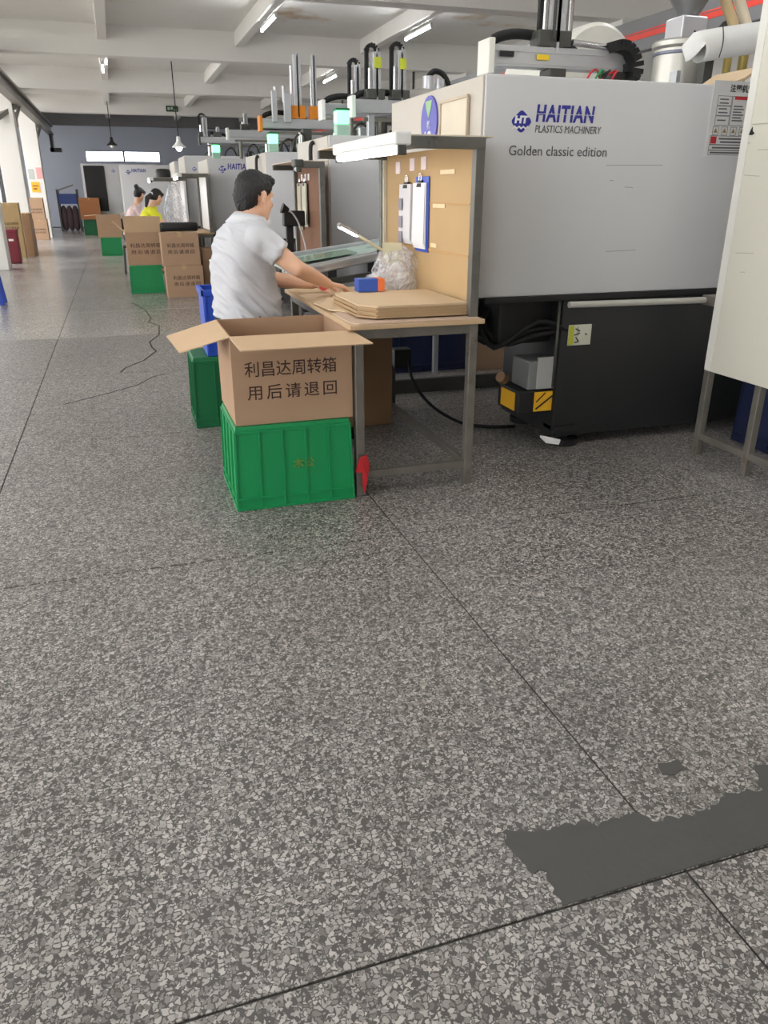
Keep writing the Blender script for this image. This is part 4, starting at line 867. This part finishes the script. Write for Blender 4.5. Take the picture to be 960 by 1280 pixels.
def dart(co):   # cloth folds: narrow creases running down and across from the shoulder, flatter on the upper back
    s1 = (co.x+co.z)*.707; a1 = (co.x-co.z)*.707; z = co.z
    k1 = noise.noise(Vector((s1*21, a1*4.0, co.y*5))); k2 = noise.noise(Vector((s1*42+3, a1*7, co.y*9)))
    k3 = noise.noise(Vector((co.z*30+co.x*5, co.x*4, co.y*4)))
    m1 = .35+.65*max(0, min(1, noise.noise(Vector((co.x*4, co.y*4, co.z*5)))*2+.55)); low = max(0, min(1, (1.0-z)/.22))
    r1 = (1-abs(k1)*2.6)
    return 3.4*m1*(.006*k1+.003*k2+max(0, r1-.35)*.007)*(.35+.65*max(0, min(1, (1.2-z)/.2)))+low*.008*k3-.003

# ---------------------------------------------------------------- the man at the nearest bench
fy = math.radians(15); f, l, u = axes(fy)
man = thing('person', 'man in light grey polo shirt reaching onto the nearest bench', 'person', (.6, 4.25, .5), None)
HC = Vector((.692, 4.275, 1.325)); hf, hl, hu = axes(math.radians(25), math.radians(10))
SR = Vector((.60, 4.25, 1.13))-l*.172+f*.03; SL = Vector((.60, 4.25, 1.13))+l*.172+f*.03
ER = Vector((.845, 4.03, .992)); WR = Vector((1.055, 4.255, .888))
EL = Vector((.80, 4.50, .895)); WL = Vector((1.03, 4.50, .862))
rg = [(.54, .60, .10, .16), (.60, .60, .145, .185), (.70, .603, .150, .180), (.80, .606, .150, .172), (.92, .60, .143, .170), (1.02, .598, .135, .178), (1.10, .605, .120, .182), (1.16, .615, .098, .160), (1.205, .632, .070, .105), (1.24, .648, .054, .060), (1.27, .66, .05, .055)]
b = B(); b.loft([ringf(z, cx, 4.25, hd, hw, f, l) for z, cx, hd, hw in rg])
b.cap((.635, 4.25, 1.20), .066, HC-hf*.03-hu*.07, .056, 16)
head(b, HC, hf, hl, hu, 1.0)
for S, E, W in ((SR, ER, WR), (SL, EL, WL)):
    b.cap(S, .062, S+(E-S)*.4, .052, 14).cap(S+(E-S)*.4, .052, E, .042, 14).cap(E, .042, E+(W-E)*.35, .042, 14).cap(E+(W-E)*.35, .042, W, .028, 14)
hand(b, WR, (.93, .30, -.22), (.2, 0, 1), (-.3, .95, 0), 1.0, .45)
hand(b, WL, (.95, -.25, -.12), (.1, 0, 1), (-.2, -.95, 0), 1.0, .35)
# legs: thighs forward under the bench, shins down, feet on the floor
for k, sgn in ((0, -1), (1, 1)):
    hip = Vector((.62, 4.25, .60))+l*.09*sgn; kn = Vector((1.02, 4.30, .60))+l*.12*sgn; an = Vector((.98, 4.30, .09))+l*.12*sgn
    b.cap(hip, .092, kn, .064, 14).cap(kn, .064, kn+(an-kn)*.35, .06, 14).cap(kn+(an-kn)*.35, .06, an, .04, 14)
    b.cap(an+Vector((-.03, 0, -.045)), .038, an+Vector((.15, .03, -.055)), .032, 12)
body = remesh(b, .0062, 'body', skin, man, 3)
eyes(body, HC, hf, hl, hu)
# short hair: skull cap, cropped at the nape and above the ears, fuller on top
b = B(); P = lambda x, y, z: HC+hf*x+hl*y+hu*z
b.ell(P(-.020, 0, .046), (.096, .083, .084), (hf, hl, hu), 28, 18)
b.ell(P(-.056, 0, .005), (.062, .077, .085), (hf, hl, hu), 24, 16)
b.ell(P(-.064, 0, -.040), (.042, .060, .052), (hf, hl, hu))
b.ell(P(.040, -.01, .088), (.052, .058, .032), (hf, hl, hu)); b.ell(P(.062, -.005, .086), (.022, .045, .016), (hf, hl, hu))
for k in (1, -1): b.ell(P(.022, .062*k, .052), (.030, .018, .036), (hf, hl, hu)); b.cap(P(.014, .070*k, .03), .009, P(.012, .071*k, .004), .005, 8)
remesh(b, .0055, 'hair', hairm, man, 3, lambda c: .004*noise.noise(c*70)+.004*noise.noise(c*160))
# polo shirt
b = B(); g = .011
b.loft([ringf(z, cx, 4.25, hd+g+e, hw+g+e, f, l) for z, cx, hd, hw, e in [(.735, .603, .155, .186, .006), (.76, .604, .153, .182, .006), (.84, .606, .152, .176, .004), (.92, .60, .146, .174, .004), (1.02, .598, .138, .180, .002), (1.10, .605, .123, .184, .004), (1.16, .615, .103, .164, .009), (1.20, .63, .078, .116, .010), (1.235, .645, .058, .070, .006)]])
for S, E, q in ((SR, ER, .52), (SL, EL, .5)):
    d = (E-S); b.ell(S+Vector((-.01, 0, -.005)), (.078,)*3, seg=18, rings=12); b.cyl(S-d*.02, S+d*q, .074, .066, 22); b.cyl(S+d*(q-.07), S+d*(q+.012), .0675, .0685, 22)
sh = remesh(b, .0065, 'polo_shirt', shirtm, man, 4, dart)
b = B()   # collar
cr = []
for (z, rr, up_) in ((1.178, .080, 0), (1.240, .068, 0), (1.244, .074, 0), (1.196, .112, 0)):
    ring = []
    for k in range(28):
        t = 2*PI*k/28; dz = -.016*math.cos(t); rad = rr*(1+.10*abs(math.sin(t)))
        ring.append(Vector((.648+(z-1.22)*.25, 4.252, z+dz))+f*math.cos(t)*rad+l*math.sin(t)*rad)
    cr.append(ring)
n = 28
V = [[b.bm.verts.new(p) for p in r] for r in cr]
for a in range(4):
    for k in range(n): b.bm.faces.new((V[a][k], V[a][(k+1) % n], V[(a+1) % 4][(k+1) % n], V[(a+1) % 4][k]))
b.obj('collar', M('collar knit', (214, 215, 219), .85, var=.03), sh, True)
# trousers
b = B(); b.loft([ringf(z, cx, 4.25, hd+.012, hw+.012, f, l) for z, cx, hd, hw in [(.53, .60, .11, .165), (.60, .60, .15, .186), (.70, .603, .150, .180), (.76, .605, .149, .176)]])
for sgn in (-1, 1):
    hip = Vector((.62, 4.25, .60))+l*.09*sgn; kn = Vector((1.02, 4.30, .60))+l*.12*sgn; an = Vector((.98, 4.30, .09))+l*.12*sgn
    b.cap(hip, .102, kn, .076, 14).cap(kn, .076, kn+(an-kn)*.3, .074, 14).cyl(kn+(an-kn)*.3, an+Vector((0, 0, .02)), .074, .062, 16)
remesh(b, .012, 'trousers', trouser, man, 3)
for sgn in (-1, 1):
    an = Vector((.98, 4.30, .09))+l*.12*sgn; b = B()
    b.cap(an+Vector((-.03, 0, -.048)), .042, an+Vector((.16, .03, -.054)), .036, 12)
    for v in b.bm.verts: v.co.z = max(v.co.z, 0.002)
    b.obj('shoe', black, man, True)
# ---------------------------------------------------------------- two women bent over the far benches
def woman(label, cx, cy, hc, hyaw, shm, s=1.0, ponytail=True, bun=False, lean=.10):
    t = thing('person', label, 'person', (cx, cy, .5), None)
    f, l, u = axes(math.radians(12)); hf, hl, hu = axes(math.radians(hyaw), math.radians(28)); HC = Vector(hc)
    rg = [(.52, 0, .10, .15), (.60, 0, .135, .17), (.72, .02, .12, .15), (.86, .05, .11, .14), (.98, .08, .11, .15), (1.06, .10, .10, .155), (1.12, .13, .08, .13), (1.16, .15, .06, .08), (1.19, .17, .045, .05)]
    S = [Vector((cx+.12, cy, 1.08))+l*.15*k for k in (-1, 1)]; E = [Vector((cx+.25, cy, .90))+l*.22*k for k in (-1, 1)]; W = [Vector((cx+.46, cy, .875))+l*.10*k for k in (-1, 1)]
    b = B(); b.loft([ringf(z, cx+dx, cy, hd, hw, f, l, 28) for z, dx, hd, hw in rg]); b.cap((cx+.15, cy, 1.15), .05, HC-hf*.03-hu*.07, .045, 12); head(b, HC, hf, hl, hu, .93)
    for k in (0, 1):
        b.cap(S[k], .05, E[k], .036).cap(E[k], .036, W[k], .024)
        hand(b, W[k], (.95, .1, -.1), (.1, 0, 1), l*(1 if k == 0 else -1), .9, .4)
        hip = Vector((cx, cy, .58))+l*.09*(2*k-1); kn = Vector((cx+.42, cy, .56))+l*.1*(2*k-1); an = Vector((cx+.38, cy, .08))+l*.1*(2*k-1)
        b.cap(hip, .09, kn, .062).cap(kn, .062, an, .038).cap(an+Vector((-.02, 0, -.04)), .034, an+Vector((.14, 0, -.048)), .028)
    body = remesh(b, .010, 'body', skin, t, 2); eyes(body, HC, hf, hl, hu, .93)
    b = B(); P = lambda x, y, z: HC+hf*x+hl*y+hu*z
    b.ell(P(-.018, 0, .045), (.096, .082, .078), (hf, hl, hu)).ell(P(-.05, 0, 0), (.065, .076, .085), (hf, hl, hu)).ell(P(.05, 0, .075), (.045, .06, .03), (hf, hl, hu))
    if ponytail: b.cap(P(-.10, 0, -.01), .034, P(-.16, -.01, -.10), .038).cap(P(-.16, -.01, -.10), .038, P(-.15, -.03, -.22), .022)
    if bun: b.ell(P(-.11, 0, .09), (.045, .045, .042), (hf, hl, hu))
    remesh(b, .009, 'hair', hairm, t, 2)
    if ponytail: B().ell(P(-.105, 0, -.01), (.026, .038, .038), (hf, hl, hu)).obj('hair_tie', white, t, True)
    b = B(); b.loft([ringf(z, cx+dx, cy, hd+.012, hw+.012, f, l, 28) for z, dx, hd, hw in [(.66, .01, .13, .165)]+rg[2:7]+[(1.15, .145, .07, .10)]])
    for k in (0, 1): d = E[k]-S[k]; b.ell(S[k], (.064,)*3); b.cyl(S[k], S[k]+d*.7, .062, .052, 16)
    remesh(b, .010, 'shirt', shm, t, 3, lambda c: dart(c)*.7)
    b = B(); b.loft([ringf(z, cx+dx, cy, hd+.01, hw+.01, f, l, 24) for z, dx, hd, hw in rg[:3]])
    for k in (-1, 1):
        hip = Vector((cx, cy, .58))+l*.09*k; kn = Vector((cx+.42, cy, .56))+l*.1*k; an = Vector((cx+.38, cy, .08))+l*.1*k
        b.cap(hip, .10, kn, .072).cyl(kn, an, .072, .058)
    remesh(b, .016, 'trousers', trouser, t, 2)
    st = thing('plastic_stool', 'dark stool under the '+('woman in yellow' if ponytail else 'woman in pale pink'), 'stool', (cx, cy, 0))
    B().box((cx-.17, cy-.17, .44), (cx+.17, cy+.17, .475), .012).obj('seat', black, st)
    for dx in (-.15, .15):
        for dy in (-.15, .15): B().bar((cx+dx*1.15, cy+dy*1.1, 0), (cx+dx, cy+dy, .44), .04, .035, .005).obj('leg', dsteel, st)
    return t
woman('woman in bright yellow shirt with ponytail bent over the far bench', .38, 13.2, (.62, 13.2, 1.28), 35, M('yellow cotton', (222, 222, 50), .8, var=.05))
woman('woman in pale pink top with dark hair bun, behind the one in yellow', .21, 15.2, (.43, 15.2, 1.31), 40, M('pale pink cotton', (232, 206, 204), .8, var=.06), ponytail=False, bun=True)
